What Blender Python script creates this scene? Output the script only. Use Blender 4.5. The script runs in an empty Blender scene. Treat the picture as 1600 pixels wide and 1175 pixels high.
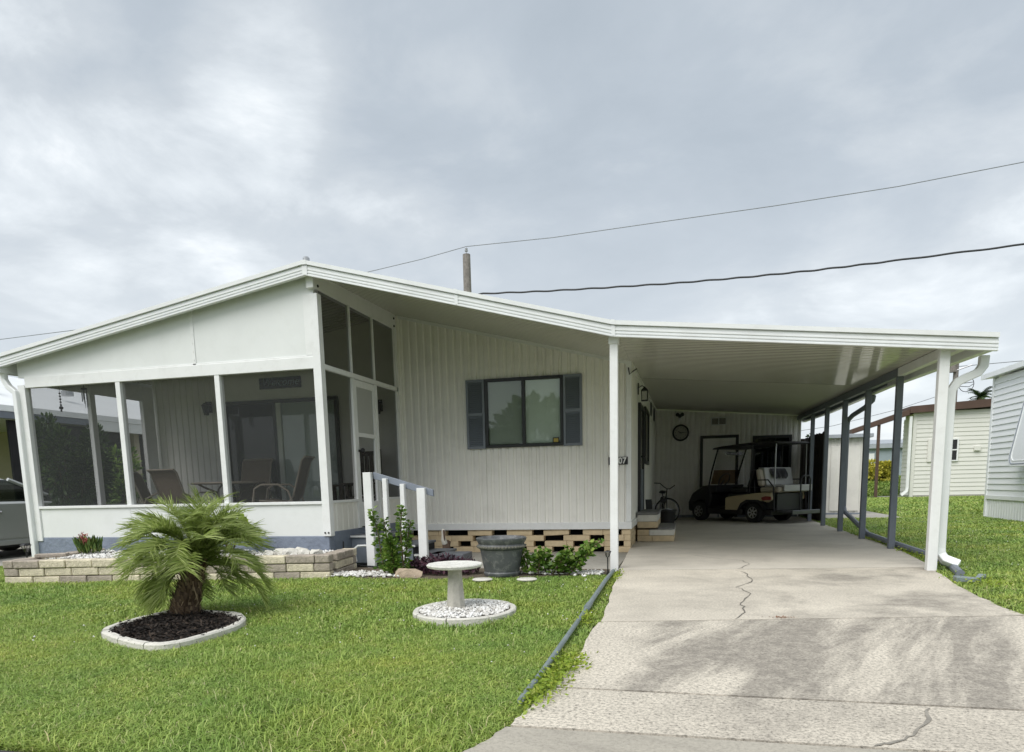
import bpy, bmesh, math, random
import numpy as np
from mathutils import Vector, Matrix
random.seed(7); RNG = np.random.default_rng(7)
SC = bpy.context.scene
COL = SC.collection
PI = math.pi

# ------------------------------------------------------------------ camera, sky, sun, exposure
def look(yaw, pitch, roll):
    f = Vector((math.sin(yaw)*math.cos(pitch), math.cos(yaw)*math.cos(pitch), math.sin(pitch)))
    r = Vector((math.cos(yaw), -math.sin(yaw), 0)); u = r.cross(f)
    r2 = math.cos(roll)*r + math.sin(roll)*u; u2 = -math.sin(roll)*r + math.cos(roll)*u
    m = Matrix((r2, u2, -f)).transposed().to_4x4(); m.translation = (0, 0, 1.25)
    return m
cd = bpy.data.cameras.new('camera'); cam = bpy.data.objects.new('camera', cd); COL.objects.link(cam)
cam.matrix_world = look(-0.2434, -0.1446, -0.0233)
cd.sensor_width = 36; cd.lens = 1100/1600*36; cd.shift_y = (915.84-587.5)/1600
cd.clip_start = .05; cd.clip_end = 1500
SC.camera = cam
SUN_EL, SUN_AZ = math.radians(52), math.radians(203)      # azimuth: where the sun stands, clockwise from +Y
W = bpy.data.worlds.new('World'); SC.world = W; W.use_nodes = True
nt = W.node_tree; nt.nodes.clear()
def N(t, typ, **k):
    n = t.nodes.new(typ)
    for a, b in k.items():
        if a.startswith('i_'):
            key = a[2:]
            n.inputs[int(key) if key.isdigit() else key].default_value = b
        else: setattr(n, a, b)
    return n
L = nt.links.new
out = N(nt, 'ShaderNodeOutputWorld')
sky = N(nt, 'ShaderNodeTexSky', sky_type='NISHITA', sun_disc=False, sun_elevation=SUN_EL, sun_rotation=SUN_AZ)
bg1 = N(nt, 'ShaderNodeBackground', i_Strength=0.09); L(sky.outputs[0], bg1.inputs[0])
tc = N(nt, 'ShaderNodeTexCoord')
sep = N(nt, 'ShaderNodeSeparateXYZ'); L(tc.outputs['Generated'], sep.inputs[0])
ad = N(nt, 'ShaderNodeMath', operation='ADD', i_1=0.22); L(sep.outputs[2], ad.inputs[0])
mx = N(nt, 'ShaderNodeMath', operation='MAXIMUM', i_1=0.05); L(ad.outputs[0], mx.inputs[0])
dx = N(nt, 'ShaderNodeMath', operation='DIVIDE'); L(sep.outputs[0], dx.inputs[0]); L(mx.outputs[0], dx.inputs[1])
dy = N(nt, 'ShaderNodeMath', operation='DIVIDE'); L(sep.outputs[1], dy.inputs[0]); L(mx.outputs[0], dy.inputs[1])
cmb = N(nt, 'ShaderNodeCombineXYZ', i_Z=3.7); L(dx.outputs[0], cmb.inputs[0]); L(dy.outputs[0], cmb.inputs[1])
def noise(t, vec, scale, detail=6, rough=.5, dist=0.0):
    n = N(t, 'ShaderNodeTexNoise', i_Scale=scale, i_Detail=detail, i_Roughness=rough, i_Distortion=dist)
    if vec is not None: t.links.new(vec, n.inputs['Vector'])
    return n
def ramp(t, fac, stops, interp='LINEAR'):
    r = N(t, 'ShaderNodeValToRGB'); r.color_ramp.interpolation = interp
    e = r.color_ramp.elements
    while len(e) < len(stops): e.new(.5)
    for a, (p, c) in zip(e, stops):
        a.position = p; a.color = (*c, 1) if len(c) == 3 else c
    t.links.new(fac, r.inputs[0]); return r
big = noise(nt, cmb.outputs[0], .62, 7, .5, .2)
fine = noise(nt, cmb.outputs[0], 2.4, 9, .58, .25)
mixf = N(nt, 'ShaderNodeMix', data_type='FLOAT', i_0=.40); L(big.outputs[0], mixf.inputs[2]); L(fine.outputs[0], mixf.inputs[3])
# breaks in the cloud: thin, bright places around a few compass directions, and two heavier ones
def cloud_spot(prev, d, width, amount):
    dp = N(nt, 'ShaderNodeVectorMath', operation='DOT_PRODUCT'); L(tc.outputs['Generated'], dp.inputs[0]); dp.inputs[1].default_value = Vector(d).normalized()
    mr = N(nt, 'ShaderNodeMapRange', interpolation_type='SMOOTHSTEP', i_1=math.cos(width), i_2=1.0, i_3=0.0, i_4=amount); L(dp.outputs['Value'], mr.inputs[0])
    a_ = N(nt, 'ShaderNodeMath', operation='ADD'); L(prev, a_.inputs[0]); L(mr.outputs[0], a_.inputs[1]); return a_.outputs[0]
cl = mixf.outputs[0]
for d, w_, am in (((-.462, .764, .46), .11, .085), ((-.70, .56, .45), .26, .015), ((.28, .915, .27), .20, .085), ((.13, .97, .19), .16, .05), ((-.75, .65, .22), .30, .02), ((-.28, .89, .37), .35, -.05), ((.05, .92, .42), .35, -.035)): cl = cloud_spot(cl, d, w_, am)
cr = ramp(nt, cl, [(.34, (.31, .35, .39)), (.45, (.36, .40, .44)), (.52, (.435, .47, .50)), (.575, (.56, .595, .62)), (.66, (.86, .87, .87))])
# towards the horizon the deck of cloud thins and lightens
hz = ramp(nt, sep.outputs[2], [(0.0, (1, 1, 1)), (.38, (0, 0, 0))])
hmul = N(nt, 'ShaderNodeMath', operation='MULTIPLY', i_1=.62); L(hz.outputs[0], hmul.inputs[0])
hmix = N(nt, 'ShaderNodeMix', data_type='RGBA', i_7=(.64, .67, .69, 1)); L(hmul.outputs[0], hmix.inputs[0]); L(cr.outputs[0], hmix.inputs[6])
bg2 = N(nt, 'ShaderNodeBackground', i_Strength=0.76); L(hmix.outputs[2], bg2.inputs[0])
ms = N(nt, 'ShaderNodeMixShader', i_Fac=.93); L(bg1.outputs[0], ms.inputs[1]); L(bg2.outputs[0], ms.inputs[2]); L(ms.outputs[0], out.inputs[0])
sl = bpy.data.lights.new('sun', 'SUN'); sl.energy = 1.5; sl.angle = math.radians(50); sl.color = (1, .97, .93)
so = bpy.data.objects.new('sun', sl); COL.objects.link(so)
sd = Vector((math.sin(SUN_AZ)*math.cos(SUN_EL), math.cos(SUN_AZ)*math.cos(SUN_EL), math.sin(SUN_EL)))
so.rotation_euler = sd.to_track_quat('Z', 'Y').to_euler()
so.location = (0, -5, 30)
vs = SC.view_settings; vs.view_transform = 'Standard'; vs.look = 'None'; vs.gamma = 1; vs.use_curve_mapping = False; vs.exposure = 1.0
SC.cycles.max_bounces = 8; SC.cycles.transparent_max_bounces = 16
SC.cycles.caustics_reflective = False; SC.cycles.caustics_refractive = False

# ------------------------------------------------------------------ materials
def new_mat(name):
    m = bpy.data.materials.new(name); m.use_nodes = True; t = m.node_tree
    return m, t, t.nodes['Principled BSDF']
def mat(name, col, rough=.6, metal=0, var=.12, vscale=3.0, bump=0, bscale=60, spec=.5, dirt=0, dirtcol=(.16, .15, .12)):
    m, t, b = new_mat(name)
    b.inputs['Roughness'].default_value = rough; b.inputs['Metallic'].default_value = metal
    b.inputs['Specular IOR Level'].default_value = spec
    co = N(t, 'ShaderNodeTexCoord').outputs['Object']
    n = noise(t, co, vscale, 5, .6)
    r = ramp(t, n.outputs[0], [(.3, [c*(1-var) for c in col]), (.7, [min(1, c*(1+var*.7)) for c in col])])
    last = r.outputs[0]
    if dirt:
        n2 = noise(t, co, vscale*2.7, 8, .7, .3)
        r2 = ramp(t, n2.outputs[0], [(.5, (0, 0, 0)), (.75, (dirt, dirt, dirt))])
        mm = N(t, 'ShaderNodeMix', data_type='RGBA'); t.links.new(r2.outputs[0], mm.inputs[0]); t.links.new(last, mm.inputs[6]); mm.inputs[7].default_value = (*dirtcol, 1)
        last = mm.outputs[2]
    t.links.new(last, b.inputs['Base Color'])
    if bump:
        n3 = noise(t, co, bscale, 6, .65)
        bp = N(t, 'ShaderNodeBump', i_Strength=bump, i_Distance=.02); t.links.new(n3.outputs[0], bp.inputs['Height']); t.links.new(bp.outputs[0], b.inputs['Normal'])
    return m
def leaf_mat(name, c1, c2, c3=None, rough=.55, trans=.25):
    m, t, b = new_mat(name)
    g = N(t, 'ShaderNodeNewGeometry')
    st = [(0, c1), (.6, c2), (1, c3 or c2)]
    r = ramp(t, g.outputs['Random Per Island'], st)
    t.links.new(r.outputs[0], b.inputs['Base Color']); b.inputs['Roughness'].default_value = rough
    b.inputs['Specular IOR Level'].default_value = .35
    tr = N(t, 'ShaderNodeBsdfTranslucent'); t.links.new(r.outputs[0], tr.inputs[0])
    mx_ = N(t, 'ShaderNodeMixShader', i_Fac=trans); t.links.new(b.outputs[0], mx_.inputs[1]); t.links.new(tr.outputs[0], mx_.inputs[2])
    t.links.new(mx_.outputs[0], t.nodes['Material Output'].inputs[0])
    return m
def glass_mat(name, tint=(.5, .55, .55), clear=.5, refl=.9, gain=1.0):
    m, t, b = new_mat(name); t.nodes.remove(b)
    tr = N(t, 'ShaderNodeBsdfTransparent'); tr.inputs[0].default_value = (*[c*clear for c in tint], 1)
    gl = N(t, 'ShaderNodeBsdfGlossy', i_Roughness=.02); gl.inputs[0].default_value = (refl, refl, refl, 1)
    fr = N(t, 'ShaderNodeLayerWeight', i_Blend=.5); pw = N(t, 'ShaderNodeMath', operation='POWER', i_1=5.0); t.links.new(fr.outputs['Facing'], pw.inputs[0])
    ml = N(t, 'ShaderNodeMath', operation='MULTIPLY_ADD', i_1=.9*gain, i_2=.045*gain); t.links.new(pw.outputs[0], ml.inputs[0]); ml.use_clamp = True
    mx_ = N(t, 'ShaderNodeMixShader'); t.links.new(ml.outputs[0], mx_.inputs[0]); t.links.new(tr.outputs[0], mx_.inputs[1]); t.links.new(gl.outputs[0], mx_.inputs[2])
    t.links.new(mx_.outputs[0], t.nodes['Material Output'].inputs[0]); return m
def screen_mat(name, cover=.3, col=(.055, .06, .06)):
    m, t, b = new_mat(name)
    b.inputs['Base Color'].default_value = (*col, 1); b.inputs['Roughness'].default_value = .8
    tr = N(t, 'ShaderNodeBsdfTransparent')
    mx_ = N(t, 'ShaderNodeMixShader', i_Fac=cover); t.links.new(tr.outputs[0], mx_.inputs[1]); t.links.new(b.outputs[0], mx_.inputs[2])
    t.links.new(mx_.outputs[0], t.nodes['Material Output'].inputs[0]); return m

M = {}
M['white'] = mat('white_paint', (.81, .822, .815), .42, var=.05, vscale=2.3, dirt=.22, dirtcol=(.45, .45, .40))
M['white_alu'] = mat('white_aluminium', (.80, .82, .82), .32, var=.05, vscale=1.6, dirt=.2, dirtcol=(.5, .5, .46))
M['panel'] = mat('gable_panel', (.775, .795, .785), .5, var=.05, vscale=1.3, dirt=.14, dirtcol=(.5, .52, .47))
M['siding'] = mat('cream_siding', (.87, .855, .80), .45, var=.05, vscale=1.1, dirt=.16, dirtcol=(.42, .40, .34))
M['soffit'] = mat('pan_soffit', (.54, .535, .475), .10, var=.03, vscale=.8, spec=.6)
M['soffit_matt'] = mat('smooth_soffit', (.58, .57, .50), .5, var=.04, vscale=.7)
M['grey_paint'] = mat('grey_paint', (.16, .18, .215), .5, var=.10, vscale=4)
M['rail_grey'] = mat('rail_grey', (.22, .25, .30), .55, var=.10, vscale=5, dirt=.2)
M['step_grey'] = mat('step_grey', (.12, .13, .15), .6, var=.15, vscale=5)
M['stucco'] = mat('blue_grey_stucco', (.215, .25, .32), .85, var=.14, vscale=5, bump=1.0, bscale=16, dirt=.25, dirtcol=(.30, .32, .36))
M['shutter'] = mat('shutter_blue_grey', (.20, .225, .265), .5, var=.08)
M['black'] = mat('black_paint', (.012, .012, .013), .45, var=.1)
M['dark'] = mat('dark_frame', (.018, .02, .021), .35, var=.1)
M['void'] = mat('shade_black', (.02, .02, .022), .9, var=.3)  # near-black standing in for shade in hollows, behind glass and under eaves
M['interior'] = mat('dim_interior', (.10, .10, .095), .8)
M['block_tan'] = mat('tan_block', (.64, .51, .325), .8, var=.13, vscale=6, bump=.25, bscale=70, dirt=.22)
M['block_beige'] = mat('beige_split_block', (.70, .63, .48), .9, var=.22, vscale=9, bump=1.0, bscale=30, dirt=.35, dirtcol=(.2, .18, .15))
M['block_grey'] = mat('grey_split_block', (.42, .365, .305), .9, var=.25, vscale=9, bump=1.0, bscale=30, dirt=.4, dirtcol=(.16, .15, .14))
M['cap_white'] = mat('painted_cap', (.68, .66, .60), .7, var=.08, dirt=.2)
M['cap_grey'] = mat('grey_paver', (.20, .20, .20), .85, var=.15, bump=.4, bscale=60)
M['curb'] = mat('white_concrete_edging', (.66, .64, .58), .85, var=.12, vscale=9, bump=.6, bscale=50, dirt=.45, dirtcol=(.26, .25, .21))
M['birdbath'] = mat('cast_concrete', (.52, .50, .44), .85, var=.14, vscale=9, bump=.6, bscale=60, dirt=.4, dirtcol=(.2, .19, .15))
M['basin'] = mat('basin_concrete', (.74, .73, .68), .85, var=.14, vscale=14, bump=.7, bscale=50, dirt=.7, dirtcol=(.28, .26, .20))
M['mulch'] = mat('mulch', (.018, .015, .013), .95, var=.5, vscale=25, bump=1, bscale=45)
M['chip'] = leaf_mat('mulch_chip', (.012, .01, .009), (.03, .024, .02), (.075, .055, .042), .9, 0)
M['stones'] = leaf_mat('white_stone', (.50, .48, .44), (.74, .73, .70), (.84, .84, .82), .7, 0)
M['urn'] = mat('urn_pewter', (.10, .107, .113), .5, var=.3, vscale=4, bump=.3, bscale=25, dirt=.9, dirtcol=(.30, .30, .29))
M['urn_band'] = mat('urn_band', (.15, .145, .125), .5, var=.25, vscale=10, dirt=.5, dirtcol=(.28, .26, .2))
M['pipe'] = mat('grey_pipe', (.20, .245, .255), .45, var=.18, vscale=7, dirt=.35, dirtcol=(.28, .28, .22))
M['wood'] = mat('weathered_wood', (.23, .21, .19), .9, var=.3, vscale=6, bump=.5, bscale=30)
M['darkwood'] = mat('dark_brown_wood', (.045, .03, .022), .6, var=.3, vscale=7)
M['fencewood'] = mat('dark_fence_board', (.05, .042, .035), .85, var=.35, vscale=4)
M['cable'] = mat('black_cable', (.02, .022, .025), .6)
M['wire'] = mat('grey_wire', (.20, .215, .23), .5)
M['steel'] = mat('galvanised', (.42, .43, .44), .35, metal=.7, var=.15)
M['rock'] = mat('tan_rock', (.44, .35, .26), .9, var=.25, vscale=8, bump=1, bscale=20)
M['palm_leaf'] = leaf_mat('palm_leaflet', (.17, .24, .05), (.33, .41, .11), (.52, .58, .24), .38, .4)
M['palm_rachis'] = mat('palm_rachis', (.17, .21, .06), .5)
M['palm_trunk'] = mat('palm_trunk', (.13, .088, .058), .95, var=.5, vscale=22, bump=1, bscale=40)
M['palm_stub'] = leaf_mat('palm_leaf_base', (.08, .05, .03), (.19, .13, .08), (.38, .29, .19), .9, 0)
M['shrub'] = leaf_mat('shrub_leaf', (.065, .14, .02), (.14, .25, .04), (.28, .38, .085), .38, .2)
M['shrub_dark'] = leaf_mat('dark_shrub_leaf', (.02, .05, .012), (.045, .09, .02), (.09, .15, .035), .5, .2)
M['shrub_gold'] = leaf_mat('gold_leaf', (.22, .25, .03), (.60, .54, .08), (.80, .74, .16), .5, .25)
M['purple'] = leaf_mat('purple_leaf', (.03, .016, .025), (.075, .03, .05), (.15, .07, .09), .5, .1)
M['stem'] = mat('brown_stem', (.12, .085, .05), .9, var=.3)
M['succulent'] = leaf_mat('succulent_leaf', (.08, .15, .04), (.15, .24, .06), (.28, .33, .10), .5, .1)
M['pink'] = leaf_mat('pink_bract', (.34, .09, .08), (.46, .16, .13), (.58, .26, .20), .6, .15)
M['lime'] = leaf_mat('lime_leaf', (.20, .30, .03), (.30, .40, .05), (.40, .46, .08), .45, .25)
M['tree'] = leaf_mat('tree_leaf', (.02, .045, .012), (.04, .075, .02), (.07, .11, .03), .6, .15)
M['sling'] = mat('tan_sling', (.19, .145, .105), .8, var=.1, vscale=20)
M['chair_frame'] = mat('taupe_frame', (.30, .255, .20), .45, var=.08)
M['glass_top'] = glass_mat('table_glass', (.6, .65, .62), .7)
M['glass'] = glass_mat('window_glass', (.95, .985, .965), .99)
M['glass_screened'] = glass_mat('screened_glass', (.86, .89, .87), .95)
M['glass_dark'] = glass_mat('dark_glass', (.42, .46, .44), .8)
M['blind'] = mat('blind_vinyl', (.74, .78, .72), .6, var=.04)
M['curtain'] = mat('vertical_blind', (.52, .55, .54), .7, var=.05)
M['screen'] = screen_mat('insect_screen', .33)
M['screen_side'] = screen_mat('insect_screen_side', .55, (.03, .031, .029))
M['door_screen'] = screen_mat('door_screen', .30)
M['frost'] = mat('pale_door_pane', (.42, .43, .41), .35, var=.04)
M['sign'] = mat('sign_board', (.035, .042, .05), .8, var=.2, vscale=10)
M['sign_txt'] = mat('sign_lettering', (.24, .32, .35), .7)
M['txt'] = mat('white_numerals', (.80, .80, .78), .5)
M['yellow'] = mat('sticker_yellow', (.55, .42, .08), .5)
M['tan_cart'] = mat('cart_tan', (.52, .43, .27), .28, var=.03)
M['seat_tan'] = mat('seat_vinyl', (.42, .37, .30), .5, var=.06)
M['seat_white'] = mat('white_vinyl', (.45, .45, .44), .5, var=.06)
M['rubber'] = mat('tyre_rubber', (.015, .015, .015), .85)
M['rim'] = mat('alloy_rim', (.55, .56, .57), .3, metal=.85)
M['plate'] = mat('diamond_plate', (.13, .135, .14), .35, metal=.6)
M['red'] = mat('tail_light', (.25, .02, .015), .25)
M['tint'] = glass_mat('tinted_acrylic', (.72, .60, .48), .75)
M['clear'] = glass_mat('clear_acrylic', (.93, .93, .93), .95)
M['car'] = mat('silver_car_paint', (.50, .52, .51), .3, metal=.2, var=.02)
M['chrome'] = mat('chrome', (.7, .7, .7), .12, metal=1)
M['beige_siding'] = mat('beige_siding', (.70, .695, .645), .55, var=.04, vscale=.8, dirt=.08, dirtcol=(.5, .48, .42))
M['white_siding'] = mat('white_siding', (.84, .86, .87), .45, var=.03, vscale=.8)
M['brown_roof'] = mat('brown_fascia', (.085, .048, .034), .6, var=.15)
M['blue_house'] = mat('blue_grey_house', (.30, .36, .39), .7)
M['pale_roof'] = mat('pale_roof', (.34, .37, .40), .6, var=.08)
M['shed'] = mat('shed_panel', (.74, .725, .68), .55, var=.06, dirt=.1)
M['tan_wall'] = mat('tan_stucco', (.50, .45, .36), .85, var=.08)
M['dirt'] = mat('garden_soil', (.13, .105, .075), .95, var=.4, vscale=7, bump=1, bscale=25)
M['crack_soft'] = mat('soft_crack', (.27, .25, .215), .95, var=.3, vscale=15)
M['joint'] = mat('joint_dirt', (.03, .028, .024), .95, var=.3, vscale=15)
M['crack'] = mat('crack_dirt', (.16, .15, .13), .95, var=.4, vscale=15)
M['rust'] = mat('rusty_leaves', (.20, .09, .04), .95, var=.4, vscale=20)
M['asphalt'] = mat('asphalt', (.055, .055, .055), .9, var=.2, vscale=4, bump=.6, bscale=120)
M['canvas'] = mat('awning_white', (.74, .76, .77), .35, var=.03)
M['pelican_body'] = mat('pelican_brown', (.12, .075, .05), .7, var=.3, vscale=20)
M['pelican_head'] = mat('pelican_white', (.75, .72, .64), .6)
M['clockface'] = mat('clock_face', (.40, .39, .34), .6)

# concrete of the driveway: speckled aggregate, algae stains where water runs
def concrete(name, base, stain, speck=.5, streak=(1, 1, 1), lo=.47, hi=.60, sc=.9, xm=None, dist=.25):
    m, t, b = new_mat(name)
    co = N(t, 'ShaderNodeTexCoord').outputs['Object']
    n0 = noise(t, co, .8, 6, .6)
    c0 = ramp(t, n0.outputs[0], [(.3, [c*.86 for c in base]), (.7, [c*1.1 for c in base])])
    vor = noise(t, co, 46, 4, .8)
    vr = ramp(t, vor.outputs[0], [(.34, (1-speck*.9,)*3), (.5, (1,)*3), (.62, (1+speck*.35,)*3)])
    mul = N(t, 'ShaderNodeMix', data_type='RGBA', blend_type='MULTIPLY', i_0=1.0); t.links.new(c0.outputs[0], mul.inputs[6]); t.links.new(vr.outputs[0], mul.inputs[7])
    m0 = N(t, 'ShaderNodeMapping'); m0.inputs['Rotation'].default_value = (0, 0, .36); t.links.new(co, m0.inputs[0])
    mp = N(t, 'ShaderNodeMapping'); mp.inputs['Scale'].default_value = streak; t.links.new(m0.outputs[0], mp.inputs[0])
    ns = noise(t, mp.outputs[0], sc, 9, .68, dist)
    fs = ramp(t, ns.outputs[0], [(lo, (0, 0, 0)), (hi, (stain, stain, stain))])
    n5 = noise(t, co, 9, 8, .8)
    f5 = ramp(t, n5.outputs[0], [(.34, (.45,)*3), (.6, (1,)*3)])
    mf = N(t, 'ShaderNodeMath', operation='MULTIPLY'); t.links.new(fs.outputs[0], mf.inputs[0]); t.links.new(f5.outputs[0], mf.inputs[1])
    if xm:
        wob = noise(t, co, 1.7, 5, .6); sx = N(t, 'ShaderNodeSeparateXYZ'); t.links.new(co, sx.inputs[0])
        aa = N(t, 'ShaderNodeMath', operation='MULTIPLY_ADD', i_1=.9); t.links.new(wob.outputs[0], aa.inputs[0]); t.links.new(sx.outputs[0], aa.inputs[2])
        mr_ = N(t, 'ShaderNodeMapRange', i_1=xm[0]+.45, i_2=xm[1]+.45, i_3=xm[2], i_4=1.0); t.links.new(aa.outputs[0], mr_.inputs[0])
        m2_ = N(t, 'ShaderNodeMath', operation='MULTIPLY'); t.links.new(mf.outputs[0], m2_.inputs[0]); t.links.new(mr_.outputs[0], m2_.inputs[1]); mf = m2_
    mm = N(t, 'ShaderNodeMix', data_type='RGBA', i_7=(.15, .135, .118, 1)); t.links.new(mf.outputs[0], mm.inputs[0]); t.links.new(mul.outputs[2], mm.inputs[6])
    t.links.new(mm.outputs[2], b.inputs['Base Color']); b.inputs['Roughness'].default_value = .9; b.inputs['Specular IOR Level'].default_value = .3
    bp = N(t, 'ShaderNodeBump', i_Strength=.45, i_Distance=.01); t.links.new(vor.outputs[0], bp.inputs['Height']); t.links.new(bp.outputs[0], b.inputs['Normal'])
    return m
CB = (.59, .54, .455)
M['conc_port'] = concrete('concrete_under_carport', (.57, .53, .46), .45, .18, (1, 1, 1), .52, .75, .6)
M['conc_a'] = concrete('concrete_upper', CB, .66, .38, (.9, .8, 1), .45, .60, 1.1, (-.1, 2.0, .35))
M['conc_b'] = concrete('concrete_stained', CB, .74, .66, (1.9, .30, 1), .41, .53, 1.0, (-.45, -.2, .05), .30)
M['conc_c'] = concrete('concrete_lower', CB, .58, .72, (1.0, .6, 1), .42, .62, 1.1, (-.3, .1, .15))
M['conc_d'] = concrete('concrete_apron', (.42, .39, .33), .4, .25, (.5, 2.5, 1), .48, .66, 1.4)
M['conc_path'] = concrete('concrete_path', (.40, .385, .345), .35, .2, (1, 1, 1), .5, .7, 1)

# lawn base and grass
m, t, b = new_mat('lawn_soil'); co = N(t, 'ShaderNodeTexCoord').outputs['Object']
n = noise(t, co, 1.1, 6, .6); n2 = noise(t, co, 22, 6, .7)
r = ramp(t, n.outputs[0], [(.3, (.11, .155, .035)), (.7, (.18, .235, .055))])
r2 = ramp(t, n2.outputs[0], [(.25, (.45, .45, .45)), (.75, (1.35, 1.35, 1.35))])
mu = N(t, 'ShaderNodeMix', data_type='RGBA', blend_type='MULTIPLY', i_0=1.0); t.links.new(r.outputs[0], mu.inputs[6]); t.links.new(r2.outputs[0], mu.inputs[7])
t.links.new(mu.outputs[2], b.inputs['Base Color']); b.inputs['Roughness'].default_value = .95
bp = N(t, 'ShaderNodeBump', i_Strength=1, i_Distance=.05); t.links.new(n2.outputs[0], bp.inputs['Height']); t.links.new(bp.outputs[0], b.inputs['Normal'])
M['lawn'] = m
m, t, b = new_mat('grass_blade'); g = N(t, 'ShaderNodeNewGeometry'); co = N(t, 'ShaderNodeTexCoord').outputs['Object']
r = ramp(t, g.outputs['Random Per Island'], [(0, (.20, .285, .05)), (.45, (.285, .42, .088)), (.85, (.41, .52, .13)), (.96, (.50, .56, .20)), (1, (.56, .50, .29))])
n = noise(t, co, .8, 7, .65); rr = ramp(t, n.outputs[0], [(.33, (.66, .80, .78)), (.5, (1.0, 1.0, 1.0)), (.68, (1.26, 1.10, 1.0))])
mu = N(t, 'ShaderNodeMix', data_type='RGBA', blend_type='MULTIPLY', i_0=1.0); t.links.new(r.outputs[0], mu.inputs[6]); t.links.new(rr.outputs[0], mu.inputs[7])
t.links.new(mu.outputs[2], b.inputs['Base Color']); b.inputs['Roughness'].default_value = .5; b.inputs['Specular IOR Level'].default_value = .35
tr = N(t, 'ShaderNodeBsdfTranslucent'); t.links.new(mu.outputs[2], tr.inputs[0])
ms_ = N(t, 'ShaderNodeMixShader', i_Fac=.25); t.links.new(b.outputs[0], ms_.inputs[1]); t.links.new(tr.outputs[0], ms_.inputs[2]); t.links.new(ms_.outputs[0], t.nodes['Material Output'].inputs[0])
M['grass'] = m

# ------------------------------------------------------------------ mesh helpers
WL = {}                                             # world location of every Empty (translation only)
class MB:
    def __init__(s): s.v = []; s.f = []; s.mi = []; s.m = 0
    def add(s, vs, fs):
        k = len(s.v); s.v += [tuple(p) for p in vs]; s.f += [tuple(i+k for i in f) for f in fs]; s.mi += [s.m]*len(fs); return s
    def box(s, x0, x1, y0, y1, z0, z1):
        return s.hexa([(x0, y0, z0), (x1, y0, z0), (x1, y1, z0), (x0, y1, z0), (x0, y0, z1), (x1, y0, z1), (x1, y1, z1), (x0, y1, z1)])
    def hexa(s, p): return s.add(p, [(0, 3, 2, 1), (4, 5, 6, 7), (0, 1, 5, 4), (1, 2, 6, 5), (2, 3, 7, 6), (3, 0, 4, 7)])
    def slant(s, a, b, y0, y1, d0, d1):              # bar along X-Z line a-b, between heights +d0 and +d1
        (xa, za), (xb, zb) = a, b
        return s.hexa([(xa, y0, za+d0), (xb, y0, zb+d0), (xb, y1, zb+d0), (xa, y1, za+d0), (xa, y0, za+d1), (xb, y0, zb+d1), (xb, y1, zb+d1), (xa, y1, za+d1)])
    def prism(s, poly, h, f):                        # 2-D polygon (ccw) swept: f(u,v,w) -> point, w in h=(w0,w1)
        n = len(poly)
        vs = [f(u, v, h[0]) for u, v in poly] + [f(u, v, h[1]) for u, v in poly]
        return s.add(vs, [tuple(range(n-1, -1, -1)), tuple(range(n, 2*n))] + [(i, (i+1) % n, n+(i+1) % n, n+i) for i in range(n)])
    def tube(s, pts, r, n=8, closed=False):
        pts = [Vector(p) for p in pts]; k = len(pts); rs = r if isinstance(r, (list, tuple)) else [r]*k
        vs = []; ref = None
        for i, p in enumerate(pts):
            if closed: d = pts[(i+1) % k]-pts[i-1]
            else: d = pts[min(i+1, k-1)]-pts[max(i-1, 0)]
            d.normalize()
            if ref is None: ref = Vector((0, 0, 1)) if abs(d.z) < .9 else Vector((1, 0, 0))
            u = (ref-d*ref.dot(d)); u.normalize(); ref = u; w = d.cross(u)
            for j in range(n):
                a = 2*PI*(j+.5)/n; vs.append(p+(u*math.cos(a)+w*math.sin(a))*rs[i])
        fs = []
        for i in range(k if closed else k-1):
            a0 = i*n; b0 = ((i+1) % k)*n
            for j in range(n): fs.append((a0+j, a0+(j+1) % n, b0+(j+1) % n, b0+j))
        if not closed: fs += [tuple(range(n-1, -1, -1)), tuple(range((k-1)*n, k*n))]
        return s.add(vs, fs)
    def lathe(s, prof, n=32, c=(0, 0, 0), axis='Z', a0=0):
        vs = []
        for r, h in prof:
            for j in range(n):
                a = 2*PI*j/n+a0; x, y = r*math.cos(a), r*math.sin(a)
                p = (x, y, h) if axis == 'Z' else ((x, h, y) if axis == 'Y' else (h, x, y))
                vs.append((c[0]+p[0], c[1]+p[1], c[2]+p[2]))
        k = len(prof)
        fs = [(i*n+j, i*n+(j+1) % n, (i+1)*n+(j+1) % n, (i+1)*n+j) for i in range(k-1) for j in range(n)]
        fs += [tuple(range(n-1, -1, -1)), tuple(range((k-1)*n, k*n))]
        return s.add(vs, fs)
    def build(s, name, mats, parent=None, smooth=False, bevel=0, at=None, kind=None, weld=False):
        me = bpy.data.meshes.new(name)
        off = Vector(at) if at is not None else Vector((0, 0, 0))
        me.from_pydata([tuple(Vector(p)-off) for p in s.v], [], s.f)
        for mm_ in (mats if isinstance(mats, (list, tuple)) else [mats]): me.materials.append(mm_)
        me.polygons.foreach_set('material_index', s.mi)
        bm = bmesh.new(); bm.from_mesh(me)
        if weld: bmesh.ops.remove_doubles(bm, verts=bm.verts, dist=1e-5)
        bmesh.ops.recalc_face_normals(bm, faces=bm.faces)
        if bevel:
            ed = [e for e in bm.edges if len(e.link_faces) == 2 and e.calc_face_angle(0) > .5]
            bmesh.ops.bevel(bm, geom=ed, offset=bevel, segments=1, affect='EDGES', profile=.5)
        bm.to_mesh(me); bm.free()
        if smooth:
            me.polygons.foreach_set('use_smooth', [True]*len(me.polygons))
            try: me.set_sharp_from_angle(angle=math.radians(38))
            except Exception: pass
        return link(name, me, parent, off, kind)
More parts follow.
